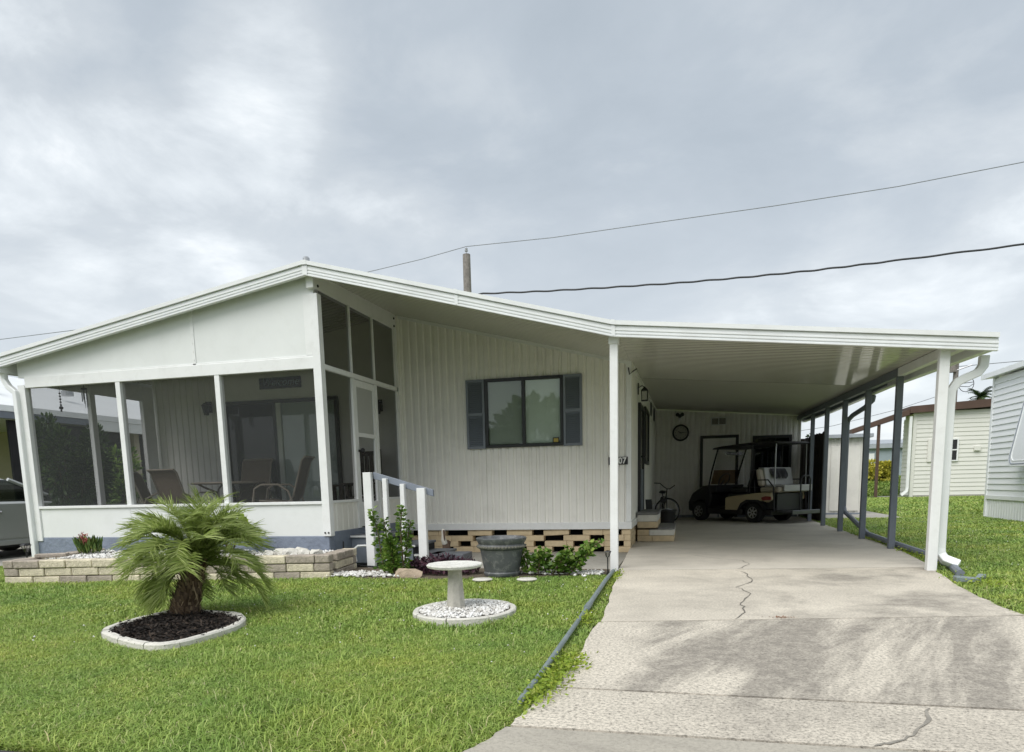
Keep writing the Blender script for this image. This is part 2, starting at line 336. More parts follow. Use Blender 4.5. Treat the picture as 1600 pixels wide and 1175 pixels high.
def link(name, me, parent=None, off=(0, 0, 0), kind=None):
    o = bpy.data.objects.new(name, me); COL.objects.link(o)
    off = Vector(off)
    if parent is not None:
        o.parent = parent; o.location = off - WL.get(parent.name, Vector((0, 0, 0)))
    else: o.location = off
    WL[o.name] = off
    if kind: o['kind'] = kind
    return o
def np_mesh(name, V, F, m, parent=None, smooth=False, kind=None):
    V = np.asarray(V, np.float32); F = np.asarray(F, np.int32); k = F.shape[1]
    me = bpy.data.meshes.new(name); me.vertices.add(len(V)); me.vertices.foreach_set('co', V.ravel())
    me.loops.add(F.size); me.loops.foreach_set('vertex_index', F.ravel())
    me.polygons.add(len(F)); me.polygons.foreach_set('loop_start', np.arange(0, F.size, k)); me.polygons.foreach_set('loop_total', np.full(len(F), k))
    me.materials.append(m); me.update(calc_edges=True); me.validate()
    if smooth: me.polygons.foreach_set('use_smooth', [True]*len(F))
    return link(name, me, parent, (0, 0, 0), kind)
def tag(o, label, cat, group=None):
    o['label'] = label; o['category'] = cat
    if group: o['group'] = group
    return o
def thing(name, loc, label, cat, group=None, local=False):
    o = bpy.data.objects.new(name, None); COL.objects.link(o); o.location = loc; o.empty_display_size = .2
    WL[o.name] = Vector((0, 0, 0)) if local else Vector(loc)      # local: parts are given in the thing's own frame
    return tag(o, label, cat, group)
def box(name, m, parent, x0, x1, y0, y1, z0, z1, bevel=0, **k):
    return MB().box(x0, x1, y0, y1, z0, z1).build(name, m, parent, bevel=bevel, **k)
def dup(root, loc, rotz, label):
    r = root.copy(); COL.objects.link(r); r.location = loc; r.rotation_euler = (0, 0, rotz); r['label'] = label
    for ch in list(root.children):
        c = ch.copy(); COL.objects.link(c); c.parent = r
        for gch in ch.children:
            d = gch.copy(); COL.objects.link(d); d.parent = c
    return r
def text_mesh(name, s, size, m, parent, loc, rot=(PI/2, 0, 0), extrude=.002, shear=0, bold=0, align='CENTER', xs=1.0):
    cu = bpy.data.curves.new(name, 'FONT'); cu.body = s; cu.size = size; cu.extrude = extrude; cu.shear = shear; cu.offset = bold
    cu.align_x = align; cu.align_y = 'CENTER'; cu.resolution_u = 3
    o = bpy.data.objects.new(name, cu); COL.objects.link(o)
    dg = bpy.context.evaluated_depsgraph_get(); me = bpy.data.meshes.new_from_object(o.evaluated_get(dg))
    COL.objects.unlink(o); bpy.data.objects.remove(o)
    me.materials.clear(); me.materials.append(m)
    me.transform(Matrix.Translation(loc) @ Matrix.Rotation(rot[2], 4, 'Z') @ Matrix.Rotation(rot[0], 4, 'X') @ Matrix.Scale(xs, 4, (1, 0, 0)))
    return link(name, me, parent)
def leaves(name, centers, normals, size, m, parent=None, aspect=.45, fold=.25, kind=None, droop=0):
    """one pointed, folded leaf per centre: base, two sides, tip and a mid-rib, as two quads"""
    C = np.asarray(centers, float); D = np.asarray(normals, float); n = len(C)
    D /= np.linalg.norm(D, axis=1, keepdims=True)+1e-9
    R = RNG.normal(size=(n, 3)); S = np.cross(D, R); S /= np.linalg.norm(S, axis=1, keepdims=True)+1e-9
    U = np.cross(S, D)
    sz = (size*(.65+.7*RNG.random(n)))[:, None]
    base = C; tip = C + D*sz - np.array([0, 0, droop])*sz; mid = C + D*sz*.5 - U*sz*fold*.35
    a = C + D*sz*.48 + S*sz*aspect*.5; b_ = C + D*sz*.48 - S*sz*aspect*.5
    V = np.stack([base, a, tip, b_, mid], 1).reshape(-1, 3)
    k = np.arange(n)[:, None]*5
    F = np.concatenate([k+np.array([[0, 1, 2, 4]]), k+np.array([[0, 4, 2, 3]])], 1).reshape(-1, 4)
    return np_mesh(name, V, F, m, parent, kind=kind)
def icosa_scatter(name, pts, size, m, parent, flat=.6, kind='stuff'):
    oc = np.array([(1, 0, 0), (0, 1, 0), (-1, 0, 0), (0, -1, 0), (0, 0, 1), (0, 0, -1)], float)
    tri = np.array([(0, 1, 4), (1, 2, 4), (2, 3, 4), (3, 0, 4), (1, 0, 5), (2, 1, 5), (3, 2, 5), (0, 3, 5)])
    n = len(pts); V = np.repeat(oc[None], n, 0)*(1+.5*(RNG.random((n, 6, 1))-.5))
    s = size*(.5+RNG.random((n, 3))); s[:, 2] *= flat; V *= s[:, None, :]
    a = RNG.random(n)*6.28; ca, sa = np.cos(a), np.sin(a)
    tl = RNG.normal(0, .4, n)
    x = V[:, :, 0]*ca[:, None]-V[:, :, 1]*sa[:, None]; y = V[:, :, 0]*sa[:, None]+V[:, :, 1]*ca[:, None]; z = V[:, :, 2]+x*np.tan(tl)[:, None]*.5
    V = np.stack([x, y, z], -1)+np.asarray(pts)[:, None, :]
    F = (tri[None]+np.arange(n)[:, None, None]*6).reshape(-1, 3)
    return np_mesh(name, V.reshape(-1, 3), F, m, parent, kind=kind)

# ------------------------------------------------------------------ reference geometry of the house
PROF = [(-11.26, 3.50), (-5.47, 4.45), (-.975, 3.31), (3.60, 2.905)]     # soffit line at the front edge
FASC = [(-11.26, 3.44), (-5.47, 4.40), (-.975, 3.22), (3.60, 2.74)]      # line of the fascia, which hangs lower
YF = 9.87; RISE = .015
def zs(x, y=YF, line=PROF):
    for (xa, za), (xb, zb) in zip(line, line[1:]):
        if x <= xb or xb == line[-1][0]:
            return za+(zb-za)*(x-xa)/(xb-xa)+RISE*(y-YF)
def zf(x): return zs(x, YF, FASC)
XA, XB, YP, YW, YB, XS = -11.0, -5.46, 10.05, 13.1, 23.8, -.99

def far_z(y): return max(0, min(1.1, (y-46)/7*1.1))
# ------------------------------------------------------------------ setting
def terrain():
    mb = MB(); ys = [-400, -60, 2.95, 9.85, 10.0, 13.4, 14.2, 20, 44, 46, 49.5, 53, 60, 120, 700]
    xs = [-600, -60, -20, -5.9, -5.35, -1.0, -.75, 20, 60, 600]
    for y in ys:
        for x in xs: mb.v.append((x, y, (-.13 if 9.9 < y < 14 and -5.5 < x < -.8 else -.03)+far_z(y)))
    n = len(xs)
    for j in range(len(ys)-1):
        for i in range(n-1): mb.f.append((j*n+i, j*n+i+1, (j+1)*n+i+1, (j+1)*n+i)); mb.mi.append(0)
    return mb.build('ground', M['lawn'], kind='structure')
terrain()
box('road', M['asphalt'], None, -60, 60, -4.5, 2.66, -.2, -.012, kind='structure')
fr = MB().box(11.0, 30, 44.6, 46.1, -.1, .012); fr.build('far_path', M['conc_path'], kind='structure')

drive = bpy.data.objects.new('driveway', None); COL.objects.link(drive); drive['kind'] = 'structure'; WL['driveway'] = Vector((0, 0, 0))
LEFT = [(2.6, -1.2), (3.0, -.98), (3.36, -.87), (4.09, -.77), (4.8, -.735), (5.9, -.745), (6.2, -.72), (7.7, -.79), (9.85, -.90)]
def xl(y): return float(np.interp(y, [p[0] for p in LEFT], [p[1] for p in LEFT]))
def xr(y): return float(np.interp(y, [2.9, 4.2, 6.8, 7.2, 7.9, 8.8, 10.1, 10.5, 13], [4.6, 3.3, 2.86, 2.83, 2.88, 2.95, 3.14, 3.25, 3.46]))
def slab(m, y0, y1, name='concrete_slab', top=.02, gap=.015):   # y0,y1: (left,right) edges
    mb = MB(); k = 14; pts = []
    for i in range(k+1):
        s = i/k; ya = y0[0]+gap+(y1[0]-y0[0]-2*gap)*s; yb = y0[1]+gap+(y1[1]-y0[1]-2*gap)*s
        jl = random.uniform(-.012, .012); jr = random.uniform(-.02, .02)
        pts.append(((xl(ya)+jl, ya), (xr(yb)+jr, yb)))
    vs = []
    for (a, b2) in pts: vs += [(a[0], a[1], top), (b2[0], b2[1], top), (a[0], a[1], top-.12), (b2[0], b2[1], top-.12)]
    fs = []
    for i in range(k):
        q = 4*i; fs += [(q, q+1, q+5, q+4), (q, q+4, q+6, q+2), (q+1, q+3, q+7, q+5)]
    fs += [(0, 2, 3, 1), (4*k, 4*k+1, 4*k+3, 4*k+2)]
    mb.add(vs, fs); return mb.build(name, m, drive)
slab(M['conc_d'], (2.64, 2.64), (3.365, 3.37))
slab(M['conc_c'], (3.365, 3.37), (4.085, 4.05))
slab(M['conc_b'], (4.085, 4.05), (6.13, 6.86))
slab(M['conc_a'], (6.13, 6.86), (9.83, 10.38))
mb = MB(); mb.prism([(-.91, 9.845), (3.22, 10.40), (3.46, 13.0), (3.52, 23.9), (-.99, 23.9), (-.99, 13.0), (-.93, 10.9)], (-.1, .02), lambda u, v, w: (u, v, w)).build('concrete_slab', M['conc_port'], drive)
mb = MB().box(-.95, 3.2, 2.9, 10.6, -.06, -.015); mb.build('slab_bed', M['joint'], drive)
def ribbon(name, pts, w, m, z=.0245):
    mb = MB(); n = len(pts); vs = []
    for i, p in enumerate(pts):
        a = Vector(pts[max(i-1, 0)]); b2 = Vector(pts[min(i+1, n-1)]); d = (b2-a).normalized(); nn = Vector((-d.y, d.x))
        ww = w*random.uniform(.5, 1.4)*(0.35 if i in (0, n-1) else 1)
        vs += [(p[0]+nn.x*ww, p[1]+nn.y*ww, z), (p[0]-nn.x*ww, p[1]-nn.y*ww, z)]
    mb.add(vs, [(2*i, 2*i+1, 2*i+3, 2*i+2) for i in range(n-1)]); return mb.build(name, m, drive)
def wiggle(pts, amp, k=4):
    o = []
    for a, b2 in zip(pts, pts[1:]):
        for j in range(k):
            s = j/k; o.append((a[0]+(b2[0]-a[0])*s+random.uniform(-amp, amp), a[1]+(b2[1]-a[1])*s+random.uniform(-amp, amp)))
    return o+[pts[-1]]
ribbon('crack', wiggle([(.1, 11.9), (.525, 11.34), (.838, 11.08), (.898, 10.58), (.70, 10.05)], .02), .005, M['crack'])
ribbon('crack', wiggle([(.667, 9.86), (.786, 9.5), (.792, 8.85), (.579, 8.31), (.68, 7.85), (.526, 7.22), (.559, 6.87), (.433, 6.38)], .025), .0055, M['crack'])
ribbon('crack', wiggle([(1.268, 4.02), (1.186, 3.77), (1.056, 3.56), (.942, 3.44), (.852, 3.385)], .012), .0085, M['crack_soft'])
mb = MB()
for i in range(26):
    x, y = .84+random.gauss(0, .06), 6.50+random.gauss(0, .025); a = random.uniform(0, 6.3); l = .02
    mb.add([(x, y, .024), (x+l*math.cos(a), y+l*math.sin(a), .032), (x+l*math.cos(a+1), y+l*math.sin(a+1), .026)], [(0, 1, 2)])
mb.build('fallen_leaves', M['rust'], None, kind='stuff')
box('footpath', M['conc_path'], None, -4.1, -1.005, 10.05, 13.30, -.12, -.058, bevel=.006, kind='structure')
box('house_footing', M['dirt'], None, -5.40, -4.105, 12.6, 13.30, -.12, -.055, kind='structure')

# ------------------------------------------------------------------ the mobile home
H = thing('mobile_home', (-5.5, 13.1, 0), 'long white single-storey home with screened front porch and low gable roof', 'house')
def corrugated(name, m, parent, p0, p1, zb, zt, pitch=.147, depth=.022, nrm=None, flat=.52):
    """vertical-ribbed sheet from p0 to p1 (xy), foot zb, top zt(x,y)"""
    a, b2 = Vector(p0), Vector(p1); Lg = (b2-a).length; d = (b2-a)/Lg; nn = Vector(nrm)
    st = []; s = 0
    while s < Lg:
        for q, w in ((0, 0), (flat*pitch, 0), ((flat+.1)*pitch, -1), (.9*pitch, -1)):
            if s+q < Lg: st.append((s+q, w))
        s += pitch
    st.append((Lg, 0)); vs = []
    for q, w in st:
        p = a+d*q+nn*w*depth; vs += [(p.x, p.y, zb), (p.x, p.y, zt(p.x, p.y))]
    mb = MB().add(vs, [(2*i, 2*i+2, 2*i+3, 2*i+1) for i in range(len(st)-1)])
    o = mb.build(name, m, parent); return o
# front wall with the window: leave the window opening by building it in four pieces of sheet
WX0, WX1, WZ0, WZ1 = -3.69, -2.205, 1.925, 3.19
cap = lambda x, y: zs(x, y)+.01
corrugated('corrugated_wall', M['siding'], H, (XB+.06, YW), (WX0, YW), .50, cap, nrm=(0, -1))
corrugated('corrugated_wall', M['siding'], H, (WX1, YW), (XS-.05, YW), .50, cap, nrm=(0, -1))
corrugated('corrugated_wall', M['siding'], H, (WX0, YW), (WX1, YW), .50, lambda x, y: WZ0, nrm=(0, -1))
corrugated('corrugated_wall', M['siding'], H, (WX0, YW), (WX1, YW), WZ1, cap, nrm=(0, -1))
corrugated('corrugated_wall', M['siding'], H, (XS, YW+.05), (XS, YB), .50, cap, nrm=(1, 0))
corrugated('corrugated_wall', M['siding'], H, (XA, YW), (-9.35, YW), .50, cap, nrm=(0, -1))
box('plain_wall', M['siding'], H, -9.35, XB-.06, YW, YW+.06, .5, 4.05)
mb = MB().add([(-9.35, YW+.002, 4.05), (XB-.06, YW+.002, 4.05), (XB-.06, YW+.002, zs(XB, YW)), (-9.35, YW+.002, zs(-9.35, YW))], [(0, 1, 2, 3)]); mb.build('plain_wall', M['siding'], H)
# unseen back and left sides
box('left_wall', M['siding'], H, XA-.02, XA+.03, YW+.05, 24.2, 0, 3.4)
box('rear_wall', M['siding'], H, XA, XS-.1, 24.15, 24.2, 0, 3.5)
# base trim and corner trims
box('base_trim', M['white'], H, XB, XS+.03, YW-.03, YW+.03, .375, .505, bevel=.006)
box('base_trim', M['white'], H, XS-.03, XS+.03, YW+.032, YB, .375, .505, bevel=.006)
box('corner_trim', M['white'], H, XS-.07, XS+.022, YW-.022, YW+.06, .507, zs(XS, YW)-.01, bevel=.006)
box('corner_trim', M['siding'], H, XB-.0, XB+.10, YW-.03, YW-.002, .507, zs(XB+.1, YW)-.01, bevel=.004)
MB().slant((XB+.1, zs(XB+.1, YW)), (-.975, zs(-.975, YW)), YW-.032, YW-.004, -.07, -.005).build('wall_top_trim', M['white'], H)
mb = MB().hexa([(XS+.003, YW+.06, zs(XS, YW)-.10), (XS+.035, YW+.06, zs(XS, YW)-.10), (XS+.035, YB, zs(XS, YB)-.10), (XS+.003, YB, zs(XS, YB)-.10),
                (XS+.003, YW+.06, zs(XS, YW)-.004), (XS+.035, YW+.06, zs(XS, YW)-.004), (XS+.035, YB, zs(XS, YB)-.004), (XS+.003, YB, zs(XS, YB)-.004)]); mb.build('wall_top_trim', M['siding'], H)

# skirting of loose tan blocks, with the gaps of a dry-laid screen
box('dark_crawl_panel', M['void'], H, XB+.1, XS-.15, 13.42, 13.5, -.08, .37)  # near-black panels painting the underfloor dark behind the block gaps
box('dark_crawl_panel', M['void'], H, XS-.2, XS-.16, 13.42, 23.7, -.02, .37)
def blk(name, m, parent, cx, cy, cz, lx, ly, lz, rz=0, ry=0, bev=.008):
    mb = MB().box(-lx/2, lx/2, -ly/2, ly/2, -lz/2, lz/2)
    o = mb.build(name, m, parent, bevel=bev)
    o.location = Vector((cx, cy, cz))-WL[parent.name]; o.rotation_euler = (0, ry, rz); return o
rows = [-.006, .102, .210, .318]
gaps = [[(-4.58, -4.43), (-3.10, -2.95), (-2.45, -2.22), (-1.73, -1.47)],
        [(-4.32, -4.07), (-2.81, -2.60), (-2.05, -1.85), (-1.22, -1.11)],
        [(-4.02, -3.65), (-3.17, -3.12), (-2.61, -2.24), (-1.74, -1.47)],
        [(-5.31, -5.16), (-4.58, -4.12), (-3.63, -3.34), (-2.84, -2.62), (-2.13, -1.87), (-1.23, -1.15)]]
for r_, (z, gp) in enumerate(zip(rows, gaps)):
    x = XB+.08; stops = sorted(gp)+[(XS+.01, 9)]
    for g0, g1 in stops:
        while x < g0-.02:
            l = min(random.uniform(.36, .48), g0-x)
            if g0-x-l < .12: l = g0-x
            tilt = random.uniform(-.006, .006)
            if r_ == 3 and -2.62 < x+l/2 < -2.13: tilt = -.045
            blk('skirting_block', M['block_tan'], H, x+l/2, YW+.115+random.uniform(-.008, .008), z, l-.005, .2, .105, random.uniform(-.01, .01), tilt, .006)
            x += l
        x = g1
for k in range(4):
    y = YW+.24; 
    while y < 16.2:
        l = random.uniform(.36, .46)
        if not (k in (1, 3) and random.random() < .3): blk('skirting_block', M['block_tan'], H, XS-.10, y+l/2, rows[k], .2, l-.006, .105, random.uniform(-.01, .01), 0)
        y += l
mb = MB().box(XS-.16, XS-.03, 16.3, YB, 0, .37); mb.build('skirting_panel', M['block_tan'], H)

# window with dark frame, blinds and security sticker
wf = MB()
for a in ((WX0, WX1, WZ1-.055, WZ1), (WX0, WX1, WZ0, WZ0+.055)): wf.box(a[0], a[1], YW-.045, YW+.03, a[2], a[3])
for x in (WX0, WX1-.055): wf.box(x, x+.055, YW-.045, YW+.03, WZ0+.055, WZ1-.055)
xm = (WX0+WX1)/2
wf.box(xm-.03, xm+.03, YW-.05, YW+.03, WZ0+.055, WZ1-.055)
win = wf.build('window', M['dark'], H, bevel=.004); WL[win.name] = Vector(H.location); win.location = (0, 0, 0); win.data.transform(Matrix.Translation(-Vector(H.location)))
WL[win.name] = Vector(H.location)
box('pane', M['glass_screened'], win, WX0+.055, xm-.03, YW-.018, YW-.012, WZ0+.055, WZ1-.055)
box('pane', M['glass'], win, xm+.03, WX1-.055, YW-.004, YW+.002, WZ0+.055, WZ1-.055)
mb = MB()
z = WZ0+.07
while z < WZ1-.06:
    mb.hexa([(WX0+.06, YW+.034, z), (WX1-.06, YW+.034, z), (WX1-.06, YW+.036, z), (WX0+.06, YW+.036, z), (WX0+.06, YW+.027, z+.0195), (WX1-.06, YW+.027, z+.0195), (WX1-.06, YW+.029, z+.0195), (WX0+.06, YW+.029, z+.0195)]); z += .021
mb.build('blind', M['blind'], win)
box('window_backing', M['blind'], win, WX0, WX1, YW+.10, YW+.11, WZ0, WZ1)
box('security_sticker', M['black'], win, WX1-.20, WX1-.085, YW-.009, YW-.0055, WZ0+.06, WZ0+.155)
box('sticker_emblem', M['yellow'], win, WX1-.185, WX1-.10, YW-.012, YW-.0095, WZ0+.068, WZ0+.135)
def shutter(x0, x1):
    sh = MB(); z0, z1 = WZ0-.01, WZ1+.0
    for x in (x0, x1-.045): sh.box(x, x+.045, YW-.045, YW-.003, z0, z1)
    zm = (z0+z1)/2
    for a, b2 in ((z0, z0+.05), (zm-.03, zm+.03), (z1-.05, z1)): sh.box(x0+.045, x1-.045, YW-.045, YW-.003, a, b2)
    sh.box(x0+.045, x1-.045, YW-.012, YW-.004, z0+.05, zm-.03); sh.box(x0+.045, x1-.045, YW-.012, YW-.004, zm+.03, z1-.05)
    s = sh.build('shutter', M['shutter'], H, bevel=.003); s.data.transform(Matrix.Translation(-Vector(H.location))); s.location = (0, 0, 0); WL[s.name] = Vector(H.location)
    lm = MB(); w = (x1-x0)/2-.046
    lm.hexa([(-w, -.012, -.014), (w, -.012, -.014), (w, -.006, -.014), (-w, -.006, -.014), (-w, .010, .014), (w, .010, .014), (w, .016, .014), (-w, .016, .014)])
    first = None
    for a, b2 in ((z0+.05, zm-.03), (zm+.03, z1-.05)):
        z = a+.018
        while z < b2-.008:
            p = Vector(((x0+x1)/2, YW-.030, z))
            if first is None: first = lm.build('louvre', M['shutter'], s); o = first
            else: o = first.copy(); COL.objects.link(o)
            o.parent = s; o.location = p-Vector(H.location); z += .036
shutter(-4.055, -3.695); shutter(-2.20, -1.855)

# porch: posts, header, knee wall, gable panels, screens
FLOOR = .60
X = [XA, -9.085, -7.215, XB+.05]
def pbox(name, m, *a, bevel=.004): return box(name, m, H, *a, bevel=bevel)
pbox('corner_post', M['white'], XA-.1, XA+.05, YP-.03, YP+.09, .44, 3.10)
pbox('corner_post', M['white'], XB-.055, XB+.075, YP-.03, YP+.10, .50, zs(XB+.075, YP)-.30)
for xx in X[1:3]:
    pbox('mullion', M['white'], xx-.045, xx+.045, YP-.015, YP+.10, 1.045, 3.05)
hz0, hz1 = 3.05, 3.225
pbox('header_beam', M['white'], XA+.05, XB-.055, YP-.02, YP+.08, hz0, hz1)
pbox('sill', M['white'], XA+.05, XB-.055, YP-.03, YP+.09, 1.0, 1.045)
pbox('knee_panel', M['panel'], XA+.05, X[1]+.0, YP, YP+.05, .50, 1.0)
pbox('knee_panel', M['panel'], X[1]+.003, X[2], YP, YP+.05, .50, 1.0)
pbox('knee_panel', M['panel'], X[2]+.003, XB-.055, YP, YP+.05, .50, 1.0)
def gable(x0, x1):
    MB().hexa([(x0, YP, hz1), (x1, YP, hz1), (x1, YP+.05, hz1), (x0, YP+.05, hz1), (x0, YP, zs(x0, YP)+.02), (x1, YP, zs(x1, YP)+.02), (x1, YP+.05, zs(x1, YP)+.02), (x0, YP+.05, zs(x0, YP)+.02)]).build('gable_panel', M['panel'], H)
gable(XA-.09, -7.60); gable(-7.592, XB-.0)
pbox('panel_joint', M['white'], -7.625, -7.567, YP-.012, YP-.001, hz1+.002, zs(-7.6, YP)-.03, bevel=.002)
pbox('panel_joint', M['white'], XA+.05, XB-.056, YP-.012, YP-.001, hz1-.012, hz1+.022, bevel=.002)
pbox('panel_joint', M['white'], XB-.17, XB-.06, YP-.012, YP-.001, hz1+.024, zs(XB-.1, YP)-.31, bevel=.002)
mb = MB()
for i in range(9):
    x = XA+.4+i*.62; mb.lathe([(.009, 0), (.009, .006)], 8, (x, YP-.0135, hz1+.005), 'Y')
for i in range(6): mb.lathe([(.009, 0), (.009, .006)], 8, (-7.596, YP-.0185, hz1+.08+i*.13), 'Y')
mb.build('screw_heads', M['white'], H)
for a, b2 in ((X[0]+.05, X[1]-.045), (X[1]+.045, X[2]-.045), (X[2]+.045, XB-.055)):
    MB().add([(a, YP+.045, 1.045), (b2, YP+.045, 1.045), (b2, YP+.045, hz0), (a, YP+.045, hz0)], [(0, 1, 2, 3)]).build('insect_screen', M['screen'], H)
# stucco base
box('stucco_base', M['stucco'], H, XA-.08, XB+.03, YP-.01, YP+.16, -.1, .50, bevel=.01)
box('stucco_base', M['stucco'], H, XB-.13, XB+.03, YP+.162, YW-.03, -.1, .56, bevel=.01)
box('stucco_base', M['stucco'], H, XA-.08, XA+.1, YP+.162, YW-.03, -.1, .50, bevel=.01)
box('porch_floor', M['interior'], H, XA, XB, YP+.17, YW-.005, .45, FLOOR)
for x in (XB-.02, XB+.04): MB().lathe([(.014, 0), (.014, -.012)], 8, (x, YP-.031, .555), 'Y').build('anchor_bolt', M['dark'], H)
# right side of the porch: posts, rails, door
SY = [YP+.10, 11.13, 12.02, YW-.06]
box('side_rail', M['white'], H, XB-.02, XB+.06, SY[0], YW-.05, 3.05, 3.13, bevel=.004)
ztop = 4.20
for y in SY[1:3]:
    box('side_post', M['white'], H, XB-.02, XB+.055, y-.045, y+.045, .56, 3.048, bevel=.004)
    box('side_post', M['white'], H, XB-.015, XB+.05, y-.02, y+.02, 3.132, ztop, bevel=.004)
box('side_post', M['white'], H, XB-.02, XB+.06, YW-.13, YW-.033, .56, ztop, bevel=.004)
for a, b2 in ((SY[0], SY[1]-.045), (SY[2]+.045, YW-.13)):
    corrugated('knee_panel', M['siding'], H, (XB+.03, a), (XB+.03, b2), .56, lambda x, y: 1.01, nrm=(1, 0), pitch=.2, depth=.01)
    box('sill', M['white'], H, XB-.02, XB+.06, a, b2, 1.01, 1.05, bevel=.004)
    MB().add([(XB+.02, a, 1.05), (XB+.02, b2, 1.05), (XB+.02, b2, 3.05), (XB+.02, a, 3.05)], [(0, 1, 2, 3)]).build('insect_screen', M['screen_side'], H)
ya = [SY[0], SY[1], SY[2], YW-.13]
for i in range(3):
    MB().add([(XB+.02, ya[i]+.02, 3.13), (XB+.02, ya[i+1]-.02, 3.13), (XB+.02, ya[i+1]-.02, ztop), (XB+.02, ya[i]+.02, ztop)], [(0, 1, 2, 3)]).build('insect_screen', M['screen_side'], H)
rb = MB().hexa([(XB-.07, YF+.105, ztop), (XB+.05, YF+.105, ztop), (XB+.05, YW-.036, ztop), (XB-.07, YW-.036, ztop),
                (XB-.07, YF+.105, zs(XB, YF+.105)), (XB+.05, YF+.105, zs(XB, YF+.1)-.012), (XB+.05, YW-.036, zs(XB, YW)-.012), (XB-.07, YW-.036, zs(XB, YW))])
rb.build('ridge_beam', M['white'], H, bevel=.006)
mb = MB()
for y in (YF+.24, YW-.12):
    for z in (ztop+.05, ztop+.19): mb.lathe([(.022, 0), (.018, .016), (.008, .02)], 10, (XB+.05, y, z), 'X')
mb.build('bolt_heads', M['dark'], H)
# porch door
y0, y1 = SY[1]+.05, SY[2]-.05
pd = MB()
for y in (y0, y1-.07): pd.box(XB+.0, XB+.045, y, y+.07, .58, 3.04)
for z0, z1 in ((2.93, 3.04), (2.10, 2.17), (.58, 1.0)): pd.box(XB+.0, XB+.045, y0+.07, y1-.07, z0, z1)
pdo = pd.build('porch_door', M['white'], H, bevel=.004); pdo.data.transform(Matrix.Translation(-Vector(H.location))); pdo.location = (0, 0, 0); WL[pdo.name] = Vector(H.location)
box('glass_pane', M['frost'], pdo, XB+.018, XB+.026, y0+.07, y1-.07, 2.17, 2.93)
MB().add([(XB+.02, y0+.07, 1.0), (XB+.02, y1-.07, 1.0), (XB+.02, y1-.07, 2.10), (XB+.02, y0+.07, 2.10)], [(0, 1, 2, 3)]).build('door_screen', M['door_screen'], pdo)
MB().lathe([(.02, 0), (.02, .04), (.045, .055), (.05, .08), (.035, .10), (.01, .105)], 12, (XB+.046, y0+.04, 1.86), 'X').build('door_knob', M['black'], pdo, smooth=True)
# left side of the porch
box('side_post', M['white'], H, XA-.04, XA+.05, 11.39, 11.51, .5, 3.4, bevel=.004); box('side_post', M['white'], H, XA-.04, XA+.05, 12.74, 13.05, .5, 3.4, bevel=.004)
box('side_rail', M['white'], H, XA-.04, XA+.04, YP+.09, YW-.06, 3.12, 3.42)
box('knee_panel', M['panel'], H, XA-.02, XA+.02, YP+.17, YW-.06, .5, 1.03)
MB().add([(XA, YP+.1, 1.03), (XA, YW-.05, 1.03), (XA, YW-.05, 3.12), (XA, YP+.1, 3.12)], [(0, 1, 2, 3)]).build('insect_screen', M['screen'], H)
# sliding glass door in the porch wall
dx0, dx1, dz1 = -9.28, -6.70, 3.04
sdm = MB()
sdm.box(dx0, dx1, YW-.06, YW-.002, dz1-.07, dz1); sdm.box(dx0, dx1, YW-.06, YW-.002, FLOOR, FLOOR+.05)
for x in (dx0, dx1-.08, -8.15): sdm.box(x, x+.08, YW-.06, YW-.002, FLOOR+.05, dz1-.07)
sdo = sdm.build('sliding_door', M['dark'], H, bevel=.004); sdo.data.transform(Matrix.Translation(-Vector(H.location))); sdo.location = (0, 0, 0); WL[sdo.name] = Vector(H.location)
box('door_stile', M['blind'], sdo, -8.06, -7.96, YW-.075, YW-.015, FLOOR+.05, dz1-.072)
box('pane', M['glass_dark'], sdo, dx0+.08, -8.15, YW-.03, YW-.024, FLOOR+.05, dz1-.07)
box('pane', M['glass'], sdo, -7.96, dx1-.08, YW-.05, YW-.044, FLOOR+.05, dz1-.07)
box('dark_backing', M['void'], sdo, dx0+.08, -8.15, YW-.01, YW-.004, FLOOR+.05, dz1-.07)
mb = MB(); x = -7.95
while x < dx1-.09:
    mb.hexa([(x, YW-.032, FLOOR+.08), (x+.10, YW-.018, FLOOR+.08), (x+.10, YW-.015, FLOOR+.08), (x, YW-.029, FLOOR+.08), (x, YW-.032, dz1-.08), (x+.10, YW-.018, dz1-.08), (x+.10, YW-.015, dz1-.08), (x, YW-.029, dz1-.08)]); x += .1
mb.build('vertical_blind', M['curtain'], sdo)
# side door and side window under the carport
sd_ = MB()
for a in ((15.15, 15.25), (16.45, 16.55)): sd_.box(XS+.002, XS+.06, a[0], a[1], .58, 2.85)
sd_.box(XS+.002, XS+.06, 15.25, 16.45, 2.76, 2.85)
sdr = sd_.build('side_door', M['dark'], H); sdr.data.transform(Matrix.Translation(-Vector(H.location))); sdr.location = (0, 0, 0); WL[sdr.name] = Vector(H.location)
box('pane', M['glass_dark'], sdr, XS+.03, XS+.036, 15.25, 16.45, 1.5, 2.76); box('door_panel', M['grey_paint'], sdr, XS+.02, XS+.045, 15.25, 16.45, .58, 1.5)
mb = MB().tube([(XS+.06, 15.3, 1.75), (XS+.13, 15.3, 1.75), (XS+.13, 15.42, 1.75)], .018, 6); mb.build('handle', M['black'], sdr)
sw = MB()
for a in ((17.3, 17.38), (18.9, 18.98)): sw.box(XS+.002, XS+.05, a[0], a[1], 1.65, 2.98)
for z in (1.65, 2.90): sw.box(XS+.002, XS+.05, 17.38, 18.9, z, z+.08)
swo = sw.build('window', M['dark'], H); swo.data.transform(Matrix.Translation(-Vector(H.location))); swo.location = (0, 0, 0); WL[swo.name] = Vector(H.location)
box('pane', M['glass_dark'], swo, XS+.02, XS+.026, 17.38, 18.9, 1.73, 2.90)

